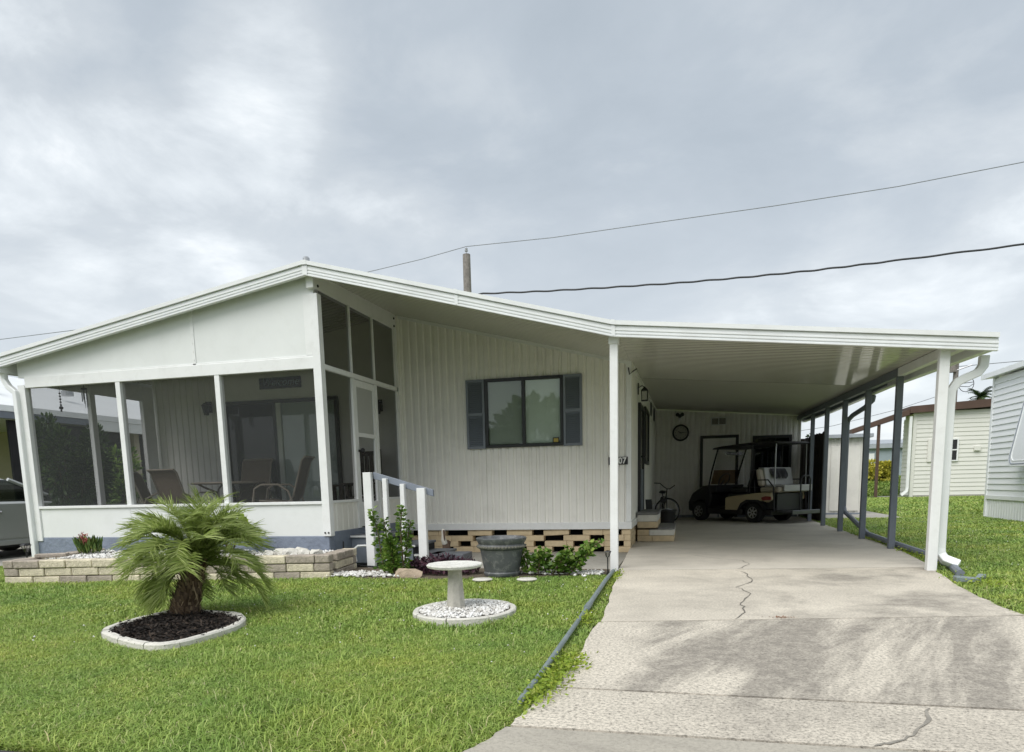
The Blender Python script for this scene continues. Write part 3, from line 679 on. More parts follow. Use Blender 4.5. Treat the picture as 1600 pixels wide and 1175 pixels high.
# roofs: ribbed pans below, thin sheet on top
def zf0(x): return zs(x, YF, FASC)
def roof(name, parent, xs, rib_to, m_rib, m_flat):
    mb = MB(); ys = [(YF+.10, 0)]; y = YF+.10
    while y < rib_to:
        ys += [(y+.02, 0), (y+.032, .016), (y+.118, .016), (y+.13, 0)]; y += .15
    nrib = len(ys); ys += [(y+.02, 0), (16.5, 0), (20, 0), (24.3, 0)]
    n = len(xs); vs = []
    for y, d in ys:
        for x in xs: vs.append((x, y, zs(x, y)-d))
    mb.v = vs
    for j in range(len(ys)-1):
        for i in range(n-1): mb.f.append((j*n+i, j*n+i+1, (j+1)*n+i+1, (j+1)*n+i)); mb.mi.append(0 if j < nrib-1 else 1)
    mb.build('soffit', [m_rib, m_flat], parent)
    mb = MB(); q = YF+.5
    for a, b2 in zip(xs, xs[1:]):
        mb.hexa([(a, q, zs(a, q)+.006), (b2, q, zs(b2, q)+.006), (b2, 24.4, zs(b2, 24.4)+.006), (a, 24.4, zs(a, 24.4)+.006),
                 (a, q, zs(a, q)+.04), (b2, q, zs(b2, q)+.04), (b2, 24.4, zs(b2, 24.4)+.04), (a, 24.4, zs(a, 24.4)+.04)])
        mb.hexa([(a, YF+.11, zf(a)+.088), (b2, YF+.11, zf(b2)+.088), (b2, q-.002, zs(b2, q)+.006), (a, q-.002, zs(a, q)+.006),
                 (a, YF+.11, zf(a)+.15), (b2, YF+.11, zf(b2)+.15), (b2, q-.002, zs(b2, q)+.04), (a, q-.002, zs(a, q)+.04)])
    mb.build('roof_sheet', M['white_alu'], parent)
def fascia(parent, segs):
    for a, b2 in segs:
        A, B = (a, zf(a)), (b2, zf(b2))
        mb = MB()
        mb.slant(A, B, YF, YF+.1, -.035, .085)              # face
        mb.slant(A, B, YF-.028, YF+.1, .100, .155)          # drip cap
        mb.slant(A, B, YF-.010, YF-.001, .030, .048)
        mb.slant(A, B, YF-.010, YF-.001, -.012, .006)
        mb.slant(A, B, YF+.012, YF+.1, .086, .099)
        mb.slant(A, B, YF-.014, YF+.05, -.052, -.036)
        mb.build('fascia', M['white_alu'], parent)
def jcap(parent, x, w=.05):
    MB().slant((x-w/2, zf(x-w/2)), (x+w/2, zf(x+w/2)), YF-.0155, YF-.0145+.01, -.04, .088).slant((x-w/2, zf(x-w/2)), (x+w/2, zf(x+w/2)), YF-.033, YF+.05, .098, .160).build('fascia_joint', M['white_alu'], parent)
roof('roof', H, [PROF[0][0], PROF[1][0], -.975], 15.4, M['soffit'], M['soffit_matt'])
fascia(H, [(PROF[0][0], PROF[1][0]), (PROF[1][0], -3.16), (-3.155, -.977)])
jcap(H, -3.157); jcap(H, -5.47, .08)
mb = MB().hexa([(PROF[0][0]-.1, YF, 3.29), (PROF[0][0]-.002, YF, 3.30), (PROF[0][0]-.002, 24.3, 3.62), (PROF[0][0]-.1, 24.3, 3.62), (PROF[0][0]-.1, YF, 3.54), (PROF[0][0]-.002, YF, 3.56), (PROF[0][0]-.002, 24.3, 3.88), (PROF[0][0]-.1, 24.3, 3.86)])
mb.build('gutter', M['white_alu'], H)
MB().lathe([(.05, 0), (.05, .05), (.03, .07)], 10, (-5.47, YF+.06, zf(-5.47)+.15)).build('ridge_vent', M['steel'], H)
mb = MB().tube([(-11.33, 10.0, 3.32), (-11.33, 10.0, 3.20), (-11.25, 10.0, 3.08), (-11.12, 10.0, 2.98), (-11.115, 10.0, 2.85), (-11.115, 10.0, .12)], .065, 4)
mb.build('downspout', M['white_alu'], H, bevel=.01)

# ------------------------------------------------------------------ carport
CP = thing('carport', (1.2, 10, 0), 'white flat metal carport roof on white and grey posts over the driveway', 'carport')
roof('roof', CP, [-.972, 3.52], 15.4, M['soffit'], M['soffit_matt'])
fascia(CP, [(-.972, 3.60)]); jcap(CP, -.972, .05)
def gz(y): return float(np.interp(y, [9.9, 14.6, 20, 24.3], [2.715, 2.825, 2.86, 2.95]))
for ya_, yb_ in ((YF+.1, 14.6), (14.6, 20), (20, 24.3)):
    MB().hexa([(3.52, ya_, gz(ya_)), (3.63, ya_, gz(ya_)), (3.63, yb_, gz(yb_)), (3.52, yb_, gz(yb_)), (3.52, ya_, gz(ya_)+.19), (3.63, ya_, gz(ya_)+.19), (3.63, yb_, gz(yb_)+.19), (3.52, yb_, gz(yb_)+.19)]).build('gutter', M['white_alu'], CP)
for ya_, yb_ in ((14.4, 20), (20, 24.2)):
    MB().hexa([(3.495, ya_, gz(ya_)+.03), (3.517, ya_, gz(ya_)+.03), (3.517, yb_, gz(yb_)+.03), (3.495, yb_, gz(yb_)+.03), (3.495, ya_, gz(ya_)+.10), (3.517, ya_, gz(ya_)+.10), (3.517, yb_, gz(yb_)+.10), (3.495, yb_, gz(yb_)+.10)]).build('grey_trim', M['grey_paint'], CP)
def beam(y0, y1, m):
    a, b2 = zs(3.36, y0)-.018, zs(3.36, y1)-.018
    MB().hexa([(3.305, y0, a-.13), (3.405, y0, a-.13), (3.405, y1, b2-.13), (3.305, y1, b2-.13), (3.305, y0, a), (3.405, y0, a), (3.405, y1, b2), (3.305, y1, b2)]).build('beam', m, CP, bevel=.004)
beam(10.02, 12.93, M['white']); beam(12.935, 23.75, M['grey_paint'])
for i in range(5):
    y = 13.0+2.05*i; z = zs(3.36, y)-.15
    box('post', M['grey_paint'], CP, 3.31, 3.41, y-.05, y+.05, .015, z, bevel=.006)['label'] = 'grey painted square steel post'
box('post', M['white'], CP, -1.035, -.925, 9.99, 10.10, -.03, 3.185, bevel=.006)['label'] = 'white square post at the left front corner'
box('post', M['white'], CP, 3.02, 3.135, 9.99, 10.10, .015, zs(3.07)-.04, bevel=.006)['label'] = 'white square post at the right front corner'
box('post_bracket', M['white'], CP, -1.05, -.91, 9.975, 10.115, 3.10, 3.187, bevel=.004)
mb = MB().tube([(3.56, 10.16, 2.68), (3.555, 10.16, 2.56), (3.50, 10.16, 2.48), (3.38, 10.16, 2.43), (3.28, 10.16, 2.38), (3.215, 10.16, 2.28), (3.21, 10.16, 2.1), (3.21, 10.16, .30), (3.215, 10.15, .22), (3.26, 10.12, .15), (3.40, 10.04, .09)], .072, 4)
mb.build('downspout', M['white_alu'], CP, bevel=.008)
# grey drain: down from the gutter, then along the ground beside the slab
mb = MB().tube([(3.57, 15.6, 2.80), (3.57, 15.65, 2.72), (3.52, 16.0, 2.62), (3.50, 17.0, 2.55), (3.50, 17.45, 2.48), (3.50, 17.5, 2.36), (3.50, 17.5, .56), (3.50, 17.4, .45), (3.50, 15.75, .20), (3.50, 15.2, .10), (3.50, 13.6, .075), (3.50, 11.6, .06), (3.40, 10.3, .055), (3.22, 9.45, .05)], .052, 8)
mb.build('grey_drainpipe', M['grey_paint'], CP, smooth=True)
mb = MB().hexa([(3.02, 8.98, .015), (3.25, 8.93, .015), (3.27, 9.08, .015), (3.03, 9.12, .015), (3.02, 8.98, .075), (3.25, 8.93, .06), (3.27, 9.08, .06), (3.03, 9.12, .075)])
mb.hexa([(3.252, 8.93, .015), (3.46, 9.35, .015), (3.40, 9.42, .015), (3.255, 9.10, .015), (3.252, 8.93, .06), (3.46, 9.35, .06), (3.40, 9.42, .06), (3.255, 9.10, .06)])
tag(mb.build('drain_elbow', M['pipe'], None, bevel=.006), 'short grey bent drain piece lying on the grass beside the white downspout', 'drain piece')

# rear wall of the carport: storage room
SR = thing('storage_room', (1.2, YB, 0), 'white corrugated storage room closing the back of the carport', 'shed')
corrugated('corrugated_wall', M['siding'], SR, (XS-.12, YB), (3.40, YB), .02, lambda x, y: zs(x, y)-.01, nrm=(0, -1), pitch=.155, depth=.02)
box('side_wall', M['siding'], SR, 3.40, 3.44, YB-.02, 24.2, 0, zs(3.4, YB)-.02)
mb = MB(); d0, d1, dz = .42, 1.60, 2.62
for x in (d0, d1-.09): mb.box(x, x+.09, YB-.05, YB-.024, .02, dz)
mb.box(d0+.09, d1-.09, YB-.05, YB-.024, dz-.09, dz)
do = mb.build('double_door', M['black'], SR); do.data.transform(Matrix.Translation(-Vector(SR.location))); do.location = (0, 0, 0); WL[do.name] = Vector(SR.location)
box('door_leaf', M['siding'], do, d0+.09, 1.0, YB-.038, YB-.025, .03, dz-.09); box('door_leaf', M['siding'], do, 1.03, d1-.09, YB-.038, YB-.025, .03, dz-.09)
MB().lathe([(.02, 0), (.04, .04), (.01, .06)], 10, (d0+.05, YB-.06, 1.45), 'Y').build('handle', M['black'], do)
mb = MB(); mb.box(2.02, 3.18, YB-.06, YB-.024, 2.47, 2.56); mb.box(2.02, 2.10, YB-.06, YB-.024, 1.0, 2.47); mb.box(3.10, 3.18, YB-.06, YB-.024, 1.0, 2.47); mb.box(2.1, 3.1, YB-.06, YB-.024, 1.0, 1.08)
wo = mb.build('window', M['black'], SR); wo.data.transform(Matrix.Translation(-Vector(SR.location))); wo.location = (0, 0, 0); WL[wo.name] = Vector(SR.location)
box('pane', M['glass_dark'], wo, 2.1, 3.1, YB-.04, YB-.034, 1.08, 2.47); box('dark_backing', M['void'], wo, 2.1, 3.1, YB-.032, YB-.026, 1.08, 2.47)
mb = MB(); mb.box(.74, 1.22, YB-.045, YB-.024, 2.93, 2.96); mb.box(.74, 1.22, YB-.045, YB-.024, 3.15, 3.18)
for x in (.74, .965, 1.19): mb.box(x, x+.03, YB-.045, YB-.024, 2.96, 3.15)
vo = mb.build('vent', M['white'], SR); vo.data.transform(Matrix.Translation(-Vector(SR.location))); vo.location = (0, 0, 0); WL[vo.name] = Vector(SR.location)
mb = MB()
for i in range(6):
    for x0 in (.77, .995): mb.hexa([(x0, YB-.04, 2.965+i*.031), (x0+.195, YB-.04, 2.965+i*.031), (x0+.195, YB-.026, 2.985+i*.031), (x0, YB-.026, 2.985+i*.031), (x0, YB-.04, 2.969+i*.031), (x0+.195, YB-.04, 2.969+i*.031), (x0+.195, YB-.026, 2.989+i*.031), (x0, YB-.026, 2.989+i*.031)])
mb.build('vent_louvres', M['wood'], vo)
mb = MB().box(-.9, 3.4, YB-.03, YB-.024, .02, .11); mb.build('base_trim', M['grey_paint'], SR)

# small fittings
ck = thing('wall_clock', (-.19, YB-.03, 2.74), 'round black-rimmed wall clock on the ribbed wall', 'clock')
MB().lathe([(.205, -.03), (.205, -.045), (.235, -.055), (.262, -.04), (.265, 0)], 36, (-.19, YB-.03, 2.74), 'Y').build('rim', M['black'], ck, smooth=True)
MB().lathe([(.21, 0), (.21, -.047)], 36, (-.19, YB-.03, 2.74), 'Y').build('dial', M['clockface'], ck)
mb = MB(); c0 = Vector((-.19, YB-.085, 2.74))
for ang, l, w in ((math.radians(300), .10, .014), (math.radians(85), .15, .010)):
    d = Vector((math.sin(ang), 0, math.cos(ang))); n_ = Vector((d.z, 0, -d.x))*w
    mb.add([c0-d*.03-n_, c0-d*.03+n_, c0+d*l+n_*.5, c0+d*l-n_*.5], [(0, 1, 2, 3)])
mb.build('hands', M['black'], ck)
for i in range(1, 13):
    a = i*PI/6; text_mesh('numeral', str(i), .062, M['black'], ck, (-.19+.165*math.sin(a), YB-.080, 2.74+.165*math.cos(a)))
sc_ = thing('security_light', (-.22, YB-.03, 3.26), 'twin-headed black security light above the clock', 'light')
MB().lathe([(.06, 0), (.06, -.05), (.02, -.06)], 12, (-.22, YB-.024, 3.27), 'Y').build('mount', M['black'], sc_, smooth=True)
for s in (-1, 1): MB().lathe([(.02, .02), (.05, -.03), (.06, -.12)], 12, (-.22+s*.075, YB-.09, 3.30), 'Y').build('lamp_head', M['black'], sc_, smooth=True)
MB().lathe([(.03, .0), (.045, -.05), (.02, -.09)], 12, (-.22, YB-.08, 3.17), 'Y').build('sensor', M['white'], sc_, smooth=True)
wl = thing('wall_lantern', (XS, 14.9, 2.95), 'black glass carriage lantern on the side wall beside the door', 'lamp')
box('back_plate', M['black'], wl, XS+.015, XS+.035, 14.85, 14.95, 2.98, 3.20)
mb = MB().tube([(XS+.035, 14.9, 3.12), (XS+.10, 14.9, 3.15), (XS+.15, 14.9, 3.12)], .011, 6); mb.build('arm', M['black'], wl)
MB().lathe([(.10, 0), (.085, .02), (.03, .06), (.01, .08)], 4, (XS+.15, 14.9, 3.05), a0=PI/4).build('cap', M['black'], wl)
mb = MB()
for sx in (-1, 1):
    for sy in (-1, 1): mb.tube([(XS+.15+sx*.062, 14.9+sy*.062, 3.05), (XS+.15+sx*.058, 14.9+sy*.058, 2.86)], .008, 4)
mb.box(XS+.085, XS+.215, 14.835, 14.965, 2.845, 2.865); mb.build('cage', M['black'], wl)
MB().lathe([(.07, 2.866), (.075, 3.04)], 4, (XS+.15, 14.9, 0), a0=PI/4).build('glass', M['clear'], wl)
for y, z, s, lb in ((20.4, 3.22, .2, 'small dark plaque on the side wall, nearer of two under the soffit'), (22.3, 3.22, .17, 'small dark plaque on the side wall, farther of two under the soffit')):
    p_ = thing('plaque', (XS+.02, y, z), lb, 'plaque', 'plaques on the side wall')
    box('board', M['black'], p_, XS+.012, XS+.03, y-s, y+s, z-.19, z+.19, bevel=.004); box('picture', M['sign'], p_, XS+.031, XS+.034, y-s*.7, y+s*.7, z-.13, z+.13)
hn = thing('house_number', (-1.12, YW-.03, 1.62), 'black house number plate 3107 partly behind the white post', 'number sign')
box('plate', M['black'], hn, -1.375, -1.03, YW-.026, YW-.018, 1.545, 1.685)
text_mesh('numerals', '3107', .155, M['txt'], hn, (-1.203, YW-.028, 1.612), bold=.004, xs=.93)
mb = MB().tube([(-1.02, YW-.05, 3.24), (-1.00, YW-.06, 3.12), (-.93, YW-.05, 3.18), (-.90, YW+.3, 3.26)], .012, 5)
tag(mb.build('loose_cable', M['cable'], None), 'thin loose cable hanging at the top corner of the house wall', 'cable')
ws = thing('welcome_sign', (-7.95, YW-.02, 3.36), 'grey wooden Welcome sign with script letters above the sliding door', 'sign')
for i in range(3): box('board', M['sign'], ws, -8.42, -7.49, YW-.035, YW-.006, 3.255+i*.072, 3.255+i*.072+.069, bevel=.003)
text_mesh('lettering', 'Welcome', .215, M['sign_txt'], ws, (-7.95, YW-.040, 3.375), shear=.35, xs=.98)
for x, y, z, lb in ((-9.62, YW-.03, 2.95, 'dark wall lamp left of the sliding porch door'), (-5.80, YW-.06, 2.80, 'dark wall lamp seen through the side screen, right of the porch door')):
    q = thing('porch_lamp', (x, y, z), lb, 'lamp', 'porch lamps')
    box('back_plate', M['black'], q, x-.05, x+.05, y-.01, y+.02, z-.1, z+.12); MB().lathe([(.05, -.16), (.085, .02), (.09, .04), (.03, .09)], 8, (x, y-.11, z)).build('shade', M['black'], q)
    MB().tube([(x, y, z+.06), (x, y-.11, z+.1)], .015, 6).build('arm', M['black'], q)

# ------------------------------------------------------------------ porch furniture
def chair_proto(label):
    t = thing('patio_chair', (0, 0, 0), label, 'chair', 'patio chairs round the table', local=True)
    side = [(-.26, .0), (-.28, .28), (-.20, .56), (.10, .60), (.27, .58), (.34, .40), (.30, .0)]
    for s in (-1, 1):
        x = s*.30
        pts = [(x, .30, 0), (x, .34, .36), (x, .30, .56), (x, .20, .62), (x, -.05, .62), (x, -.20, .52), (x, -.27, .30), (x, -.28, .0)]
        MB().tube(pts, .016, 6).build('arm_frame', M['chair_frame'], t, smooth=True)
        MB().tube([(s*.25, .26, .38), (s*.25, -.18, .34), (s*.25, -.26, .44), (s*.25, -.42, .98), (s*.25, -.47, 1.03)], .014, 6).build('sling_rail', M['chair_frame'], t, smooth=True)
    mb = MB(); prof = [(.27, .395), (.20, .40), (.0, .365), (-.17, .35), (-.24, .42), (-.30, .60), (-.36, .80), (-.43, 1.0), (-.48, 1.035)]
    vs = []
    for y, z in prof: vs += [(-.245, y, z), (.245, y, z)]
    for y, z in prof: vs += [(-.245, y+.004, z-.008), (.245, y+.004, z-.008)]
    n = len(prof); fs = [(2*i, 2*i+1, 2*i+3, 2*i+2) for i in range(n-1)]+[(2*n+2*i, 2*n+2*i+2, 2*n+2*i+3, 2*n+2*i+1) for i in range(n-1)]
    mb.add(vs, fs).build('sling', M['sling'], t, smooth=True)
    MB().tube([(-.26, -.475, 1.035), (.26, -.475, 1.035)], .017, 6).build('top_bar', M['chair_frame'], t)
    MB().tube([(-.30, .02, .34), (.30, .02, .34)], .013, 6).build('cross_bar', M['chair_frame'], t)
    t.scale = (1.2, 1.2, 1.0); return t
c0 = chair_proto('brown sling patio chair with its back to the front screen')
c0.location = (-9.03, 11.42, FLOOR); c0.rotation_euler = (0, 0, -.12)
dup(c0, (-10.0, 12.0, FLOOR), -1.15, 'brown sling patio chair left of the table, partly behind another chair back')
o = dup(c0, (-8.28, 12.15, FLOOR), PI+.1, 'brown sling patio chair facing out in front of the sliding door'); o.scale = (1.2, 1.2, 1.2)
o = dup(c0, (-7.28, 11.75, FLOOR), PI/2+.25, 'brown sling patio chair right of the table, seen from its side'); o.scale = (1.2, 1.2, 1.18)
tb = thing('patio_table', (-8.45, 11.85, FLOOR), 'round glass-topped patio table with curved brown legs', 'table')
MB().lathe([(.62, .775), (.64, .785), (.64, .795), (.62, .80)], 40, (-8.45, 11.85, FLOOR)).build('table_top', M['glass_top'], tb)
MB().tube([(-8.45+.64*math.cos(a*PI/18), 11.85+.64*math.sin(a*PI/18), FLOOR+.785) for a in range(36)], .022, 6, True).build('rim', M['chair_frame'], tb, smooth=True)
for k in range(4):
    a = k*PI/2+.6; c, s = math.cos(a), math.sin(a)
    MB().tube([(-8.45+c*r_, 11.85+s*r_, FLOOR+z) for r_, z in ((.52, .77), (.40, .70), (.22, .62), (.15, .45), (.20, .22), (.38, .0))], .022, 6).build('leg', M['sling'], tb, smooth=True)
rk = thing('wooden_chair', (-5.95, 12.55, FLOOR), 'dark slatted wooden chair seen through the porch door screen', 'chair')
for x in (-6.18, -5.72): box('back_post', M['darkwood'], rk, x-.025, x+.025, 12.72, 12.77, FLOOR, 1.96); box('leg', M['darkwood'], rk, x-.025, x+.025, 12.2, 12.25, FLOOR, 1.30)
for x in (-6.10, -6.00, -5.90, -5.80): box('slat', M['darkwood'], rk, x-.04, x+.04, 12.735, 12.755, 1.10, 1.84)
box('top_rail', M['darkwood'], rk, -6.155, -5.745, 12.73, 12.76, 1.84, 1.93); box('seat', M['darkwood'], rk, -6.2, -5.7, 12.2, 12.72, 1.04, 1.08)
for x in (-6.2, -5.7): box('armrest', M['darkwood'], rk, x-.05, x+.05, 12.15, 12.72, 1.30, 1.335)
st_ = thing('side_table', (-6.45, 12.5, FLOOR), 'small dark table standing near the porch corner', 'table')
box('top', M['darkwood'], st_, -6.72, -6.30, 12.3, 12.72, 1.27, 1.31)
for x in (-6.69, -6.36):
    for y in (12.33, 12.66): box('leg', M['darkwood'], st_, x-.02, x+.04, y-.02, y+.04, FLOOR, 1.27)
for x, z0, n_, lb in ((-10.83, 2.70, 7, 'beaded hanging chime near the left corner post'), (-10.30, 2.74, 5, 'tube wind chime hanging from the porch ceiling, right of two')):
    q = thing('wind_chime', (x, 10.6, 3.1), lb, 'wind chime', 'wind chimes in the porch')
    MB().tube([(x, 10.6, 3.42), (x, 10.6, z0)], .004, 4).build('cord', M['black'], q)
    if n_ == 7:
        for i in range(n_):
            r_ = .018 if i != 1 else .035
            MB().lathe([(.003, -r_), (r_*.8, -r_*.6), (r_, 0), (r_*.8, r_*.6), (.003, r_)], 8, (x, 10.6, z0+.02+i*.05)).build('bead', M['black'], q, smooth=True)
    else:
        MB().lathe([(.05, 0), (.05, .02)], 10, (x, 10.6, z0+.32)).build('disc', M['black'], q)
        for i in range(n_):
            a = i*2*PI/5; MB().tube([(x+.04*math.cos(a), 10.6+.04*math.sin(a), z0+.31), (x+.04*math.cos(a), 10.6+.04*math.sin(a), z0+.02+.03*i)], .009, 6).build('chime_tube', M['steel'], q)

# ------------------------------------------------------------------ planter wall, base bed, steps, rail
PW = thing('planter_wall', (-7.2, 8.6, 0), 'low wall of beige and grey split-face blocks in front of the porch', 'wall')
pa, pb = Vector((-9.55, 8.12)), Vector((-4.86, 9.02)); dw = (pb-pa).normalized(); nw = Vector((dw.y, -dw.x)); angw = math.atan2(dw.y, dw.x)
def wall_row(a, b2, z, h, over, ang, caprow, start):
    Lg = (b2-a).length; d = (b2-a)/Lg; s = 0; first = True
    while s < Lg-.05:
        l = random.uniform(.37, .43) if not first else start
        first = False
        l = min(l, Lg-s)
        if Lg-s-l < .12: l = Lg-s
        c = a+d*(s+l/2)
        mt = M['block_grey'] if (caprow and random.random() < .72) or (not caprow and random.random() < .30) else M['block_beige']
        pr = random.uniform(-.006, .006)
        blk('block', mt, PW, c.x+nw.x*pr, c.y+nw.y*pr, z+h/2+random.uniform(-.002, .002), l-.009, .19+over, h-.008, ang+random.uniform(-.008, .008), random.uniform(-.004, .004), .010)
        s += l
for i in range(3): wall_row(pa, pb, -.03+.117*i, .117, .03 if i == 2 else 0, angw, i == 2, (.42, .22, .16)[i])
pe = pb+Vector((-.10, .10)); pf = Vector((-5.06, 10.0))
for i in range(3): wall_row(pe+(pf-pe).normalized()*.06, pf, -.03+.117*i, .117, .02 if i == 2 else 0, math.atan2((pf-pe).y, (pf-pe).x), i == 2, .3)
pg = pa+Vector((.09, .12)); ph = Vector((-10.2, 10.0))
for i in range(3): wall_row(pg, Vector((-9.75, 10.0)), -.03+.117*i, .117, .02 if i == 2 else 0, PI/2, i == 2, .3)
mb = MB().add([(-9.55, 8.2, .25), (-4.95, 9.08, .25), (-5.1, 10.03, .25), (-9.75, 10.03, .25)], [(0, 1, 2, 3)]); mb.build('planter_soil', M['dirt'], None, kind='structure')
pts = []
while len(pts) < 2600:
    x, y = random.uniform(-9.7, -5.05), random.uniform(8.3, 10.0)
    if y > 8.25+(x+9.55)*.192+.02 and y < 10.0: pts.append((x, y, .262+random.uniform(0, .02)))
icosa_scatter('planter_gravel', pts, .028, M['stones'], None)
cl = thing('white_rock_pile', (-5.7, 9.4, .27), 'heap of knobbly white coral rocks in the planter', 'rocks')
def lump(r, c, seed, sx=1, sy=1, sz=.7):
    bm = bmesh.new(); bmesh.ops.create_icosphere(bm, subdivisions=2, radius=1); rg = random.Random(seed)
    for v in bm.verts: v.co *= 1+rg.uniform(-.22, .22)
    mb = MB(); mb.v = [(c[0]+v.co.x*r*sx, c[1]+v.co.y*r*sy, c[2]+v.co.z*r*sz) for v in bm.verts]; mb.f = [tuple(v.index for v in f.verts) for f in bm.faces]; mb.mi = [0]*len(mb.f); bm.free(); return mb
for i, (dx_, dy_, r_) in enumerate(((0, 0, .13), (.2, .05, .1), (-.2, .08, .11), (.05, .2, .12), (.38, .1, .09), (-.36, .02, .08))): lump(r_, (-5.72+dx_, 9.35+dy_, .29), i).build('rock', M['curb'], cl)
bx_ = thing('loose_paver', (-9.35, 8.45, .33), 'loose flat block lying crooked on the left end of the planter wall', 'block'); o = blk('paver', M['block_grey'], bx_, -9.2, 8.55, .35, .42, .16, .05, .5)

# gravel strip, rocks and garden bed in front of the steps
mb = MB().prism([(-4.95, 9.3), (-4.35, 8.85), (-3.3, 8.85), (-2.2, 9.15), (-1.05, 9.45), (-1.05, 10.05), (-4.1, 10.05), (-5.42, 10.1), (-5.42, 12.9), (-5.45, 9.9)][:8], (-.05, .008), lambda u, v, w: (u, v, w)); mb.build('garden_bed', M['dirt'], None, kind='structure')
pts = [(random.uniform(-4.95, -3.7), random.gauss(9.15, .12), .02+random.uniform(0, .02)) for _ in range(500)]+[(random.uniform(-2.2, -1.1), 9.35+random.gauss(.15, .10), .02+random.uniform(0, .012)) for _ in range(260)]
icosa_scatter('bed_gravel', pts, .030, M['stones'], None)
tag(lump(.21, (-3.72, 9.02, .03), 5, 1.0, .6, .48).build('boulder', M['rock'], None, smooth=True), 'flat tan boulder at the front of the garden bed', 'rock')
for x, y, lb in ((-1.98, 8.78, 'white stepping stone in the grass right of the urn'), (-2.56, 8.72, 'white stepping stone in the grass in front of the urn')):
    mb = MB().lathe([(.125, 0), (.135, .015), (.12, .025)], 14, (x, y, .012)); tag(mb.build('stepping_stone', M['curb'], None, smooth=True), lb, 'stone', 'stepping stones')
# steps up to the porch door
ST = thing('porch_steps', (-4.7, 11.6, 0), 'grey painted wooden steps with white edges below the porch door', 'steps')
for i, (x0, x1, z) in enumerate(((-5.42, -4.72, .46), (-4.72, -4.30, .30), (-4.30, -3.92, .15))):
    box('tread', M['step_grey'], ST, x0, x1+.02, 10.75, 11.75, z-.04, z, bevel=.005); box('dark_opening', M['void'], ST, x1-.03, x1, 10.78, 11.72, 0.0, z-.042)  # near-black board paints the dark opening under each tread
    box('tread_edge', M['white'], ST, x0, x1+.02, 10.735, 10.748, z-.035, z-.005)
    box('stringer', M['rail_grey'], ST, x0, x1-.031, 10.77, 10.80, 0.0, z-.041)
box('crate_step', M['step_grey'], ST, -4.05, -3.45, 10.7, 11.2, -.055, .15, bevel=.008)
HR = thing('handrail', (-4.5, 10.3, 0), 'white posted handrail with sloping grey rail beside the porch steps', 'handrail')
def hpost(x, z0, z1, w): box('post', M['white'], HR, x-w/2, x+w/2, 10.27, 10.35, z0, z1, bevel=.005)
hpost(-4.85, -.03, 1.475, .135); hpost(-4.56, -.02, 1.375, .072); hpost(-4.27, -.02, 1.285, .072); hpost(-3.965, -.02, 1.215, .135)
MB().slant((-4.775, 1.375), (-3.79, 1.08), 10.352, 10.40, .0, .105).build('rail', M['rail_grey'], HR, bevel=.005)
tag(MB().tube([(-5.05, 10.6, .30), (-5.2, 10.55, .30), (-5.25, 10.5, .25), (-5.22, 10.5, .05)], .022, 6).build('hose_bib', M['white_alu'], None), 'white pipe stub on the grey base behind the first handrail post', 'pipe')
tag(MB().tube([(-5.3, 10.25, .4), (-5.31, 10.25, .2), (-5.2, 10.2, .04), (-4.9, 10.1, .025), (-4.6, 10.0, .025)], .012, 6).build('garden_hose', M['cable'], None), 'thin dark hose dangling down the grey base onto the gravel', 'hose')
# carport side steps of block
BS = thing('block_steps', (-.65, 15.3, 0), 'short flight of tan block steps with grey pavers by the side door', 'steps')
def bblock(m, x0, x1, y0, y1, z0, z1): blk('block', m, BS, (x0+x1)/2, (y0+y1)/2, (z0+z1)/2, x1-x0-.006, y1-y0-.006, z1-z0-.005, 0, 0, .007)
for y in (14.55, 14.97, 15.39, 15.81):
    for x0, x1, z0, z1, k in ((-.96, -.66, .02, .14, 0), (-.66, -.22, .02, .14, 0), (-.96, -.72, .14, .26, 0), (-.72, -.22, .14, .26, 1), (-.96, -.55, .29, .42, 0), (-.96, -.55, .42, .56, 1)):
        bblock(M['cap_white'] if k else M['block_tan'], x0, x1, y, y+.42, z0, z1)
    bblock(M['cap_grey'], -.55, -.21, y, y+.42, .26, .30); bblock(M['cap_grey'], -.97, -.53, y, y+.42, .56, .61)

# ------------------------------------------------------------------ garden objects
BB = thing('birdbath', (-2.22, 6.6, 0), 'grey concrete birdbath with wide white scalloped basin on a tapered pedestal', 'birdbath')
mb = MB(); prof = [(.05, .425), (.12, .428), (.225, .437), (.268, .450), (.276, .470), (.268, .480), (.248, .476), (.15, .462), (.03, .458)]
n = 64; vs = []
for r_, z in prof:
    for j in range(n):
        a = 2*PI*j/n; rr_ = r_*(1+(.014*math.cos(14*a) if r_ > .2 else 0)); vs.append((-2.22+rr_*math.cos(a), 6.6+rr_*math.sin(a), z))
k = len(prof); mb.add(vs, [(i*n+j, i*n+(j+1) % n, (i+1)*n+(j+1) % n, (i+1)*n+j) for i in range(k-1) for j in range(n)]+[tuple(range((k-1)*n, k*n)), tuple(range(n-1, -1, -1))]).build('basin', M['basin'], BB, smooth=True)
MB().lathe([(.100, .0), (.098, .03), (.085, .20), (.074, .36), (.074, .418)], 8, (-2.22, 6.6, .01)).build('pedestal', M['birdbath'], BB, bevel=.006)
rgn = thing('birdbath_edging', (-2.11, 6.55, 0), 'round white concrete edging ring of the birdbath', 'edging')
rx, ry, cx_, cy_ = .475, .54, -2.11, 6.55
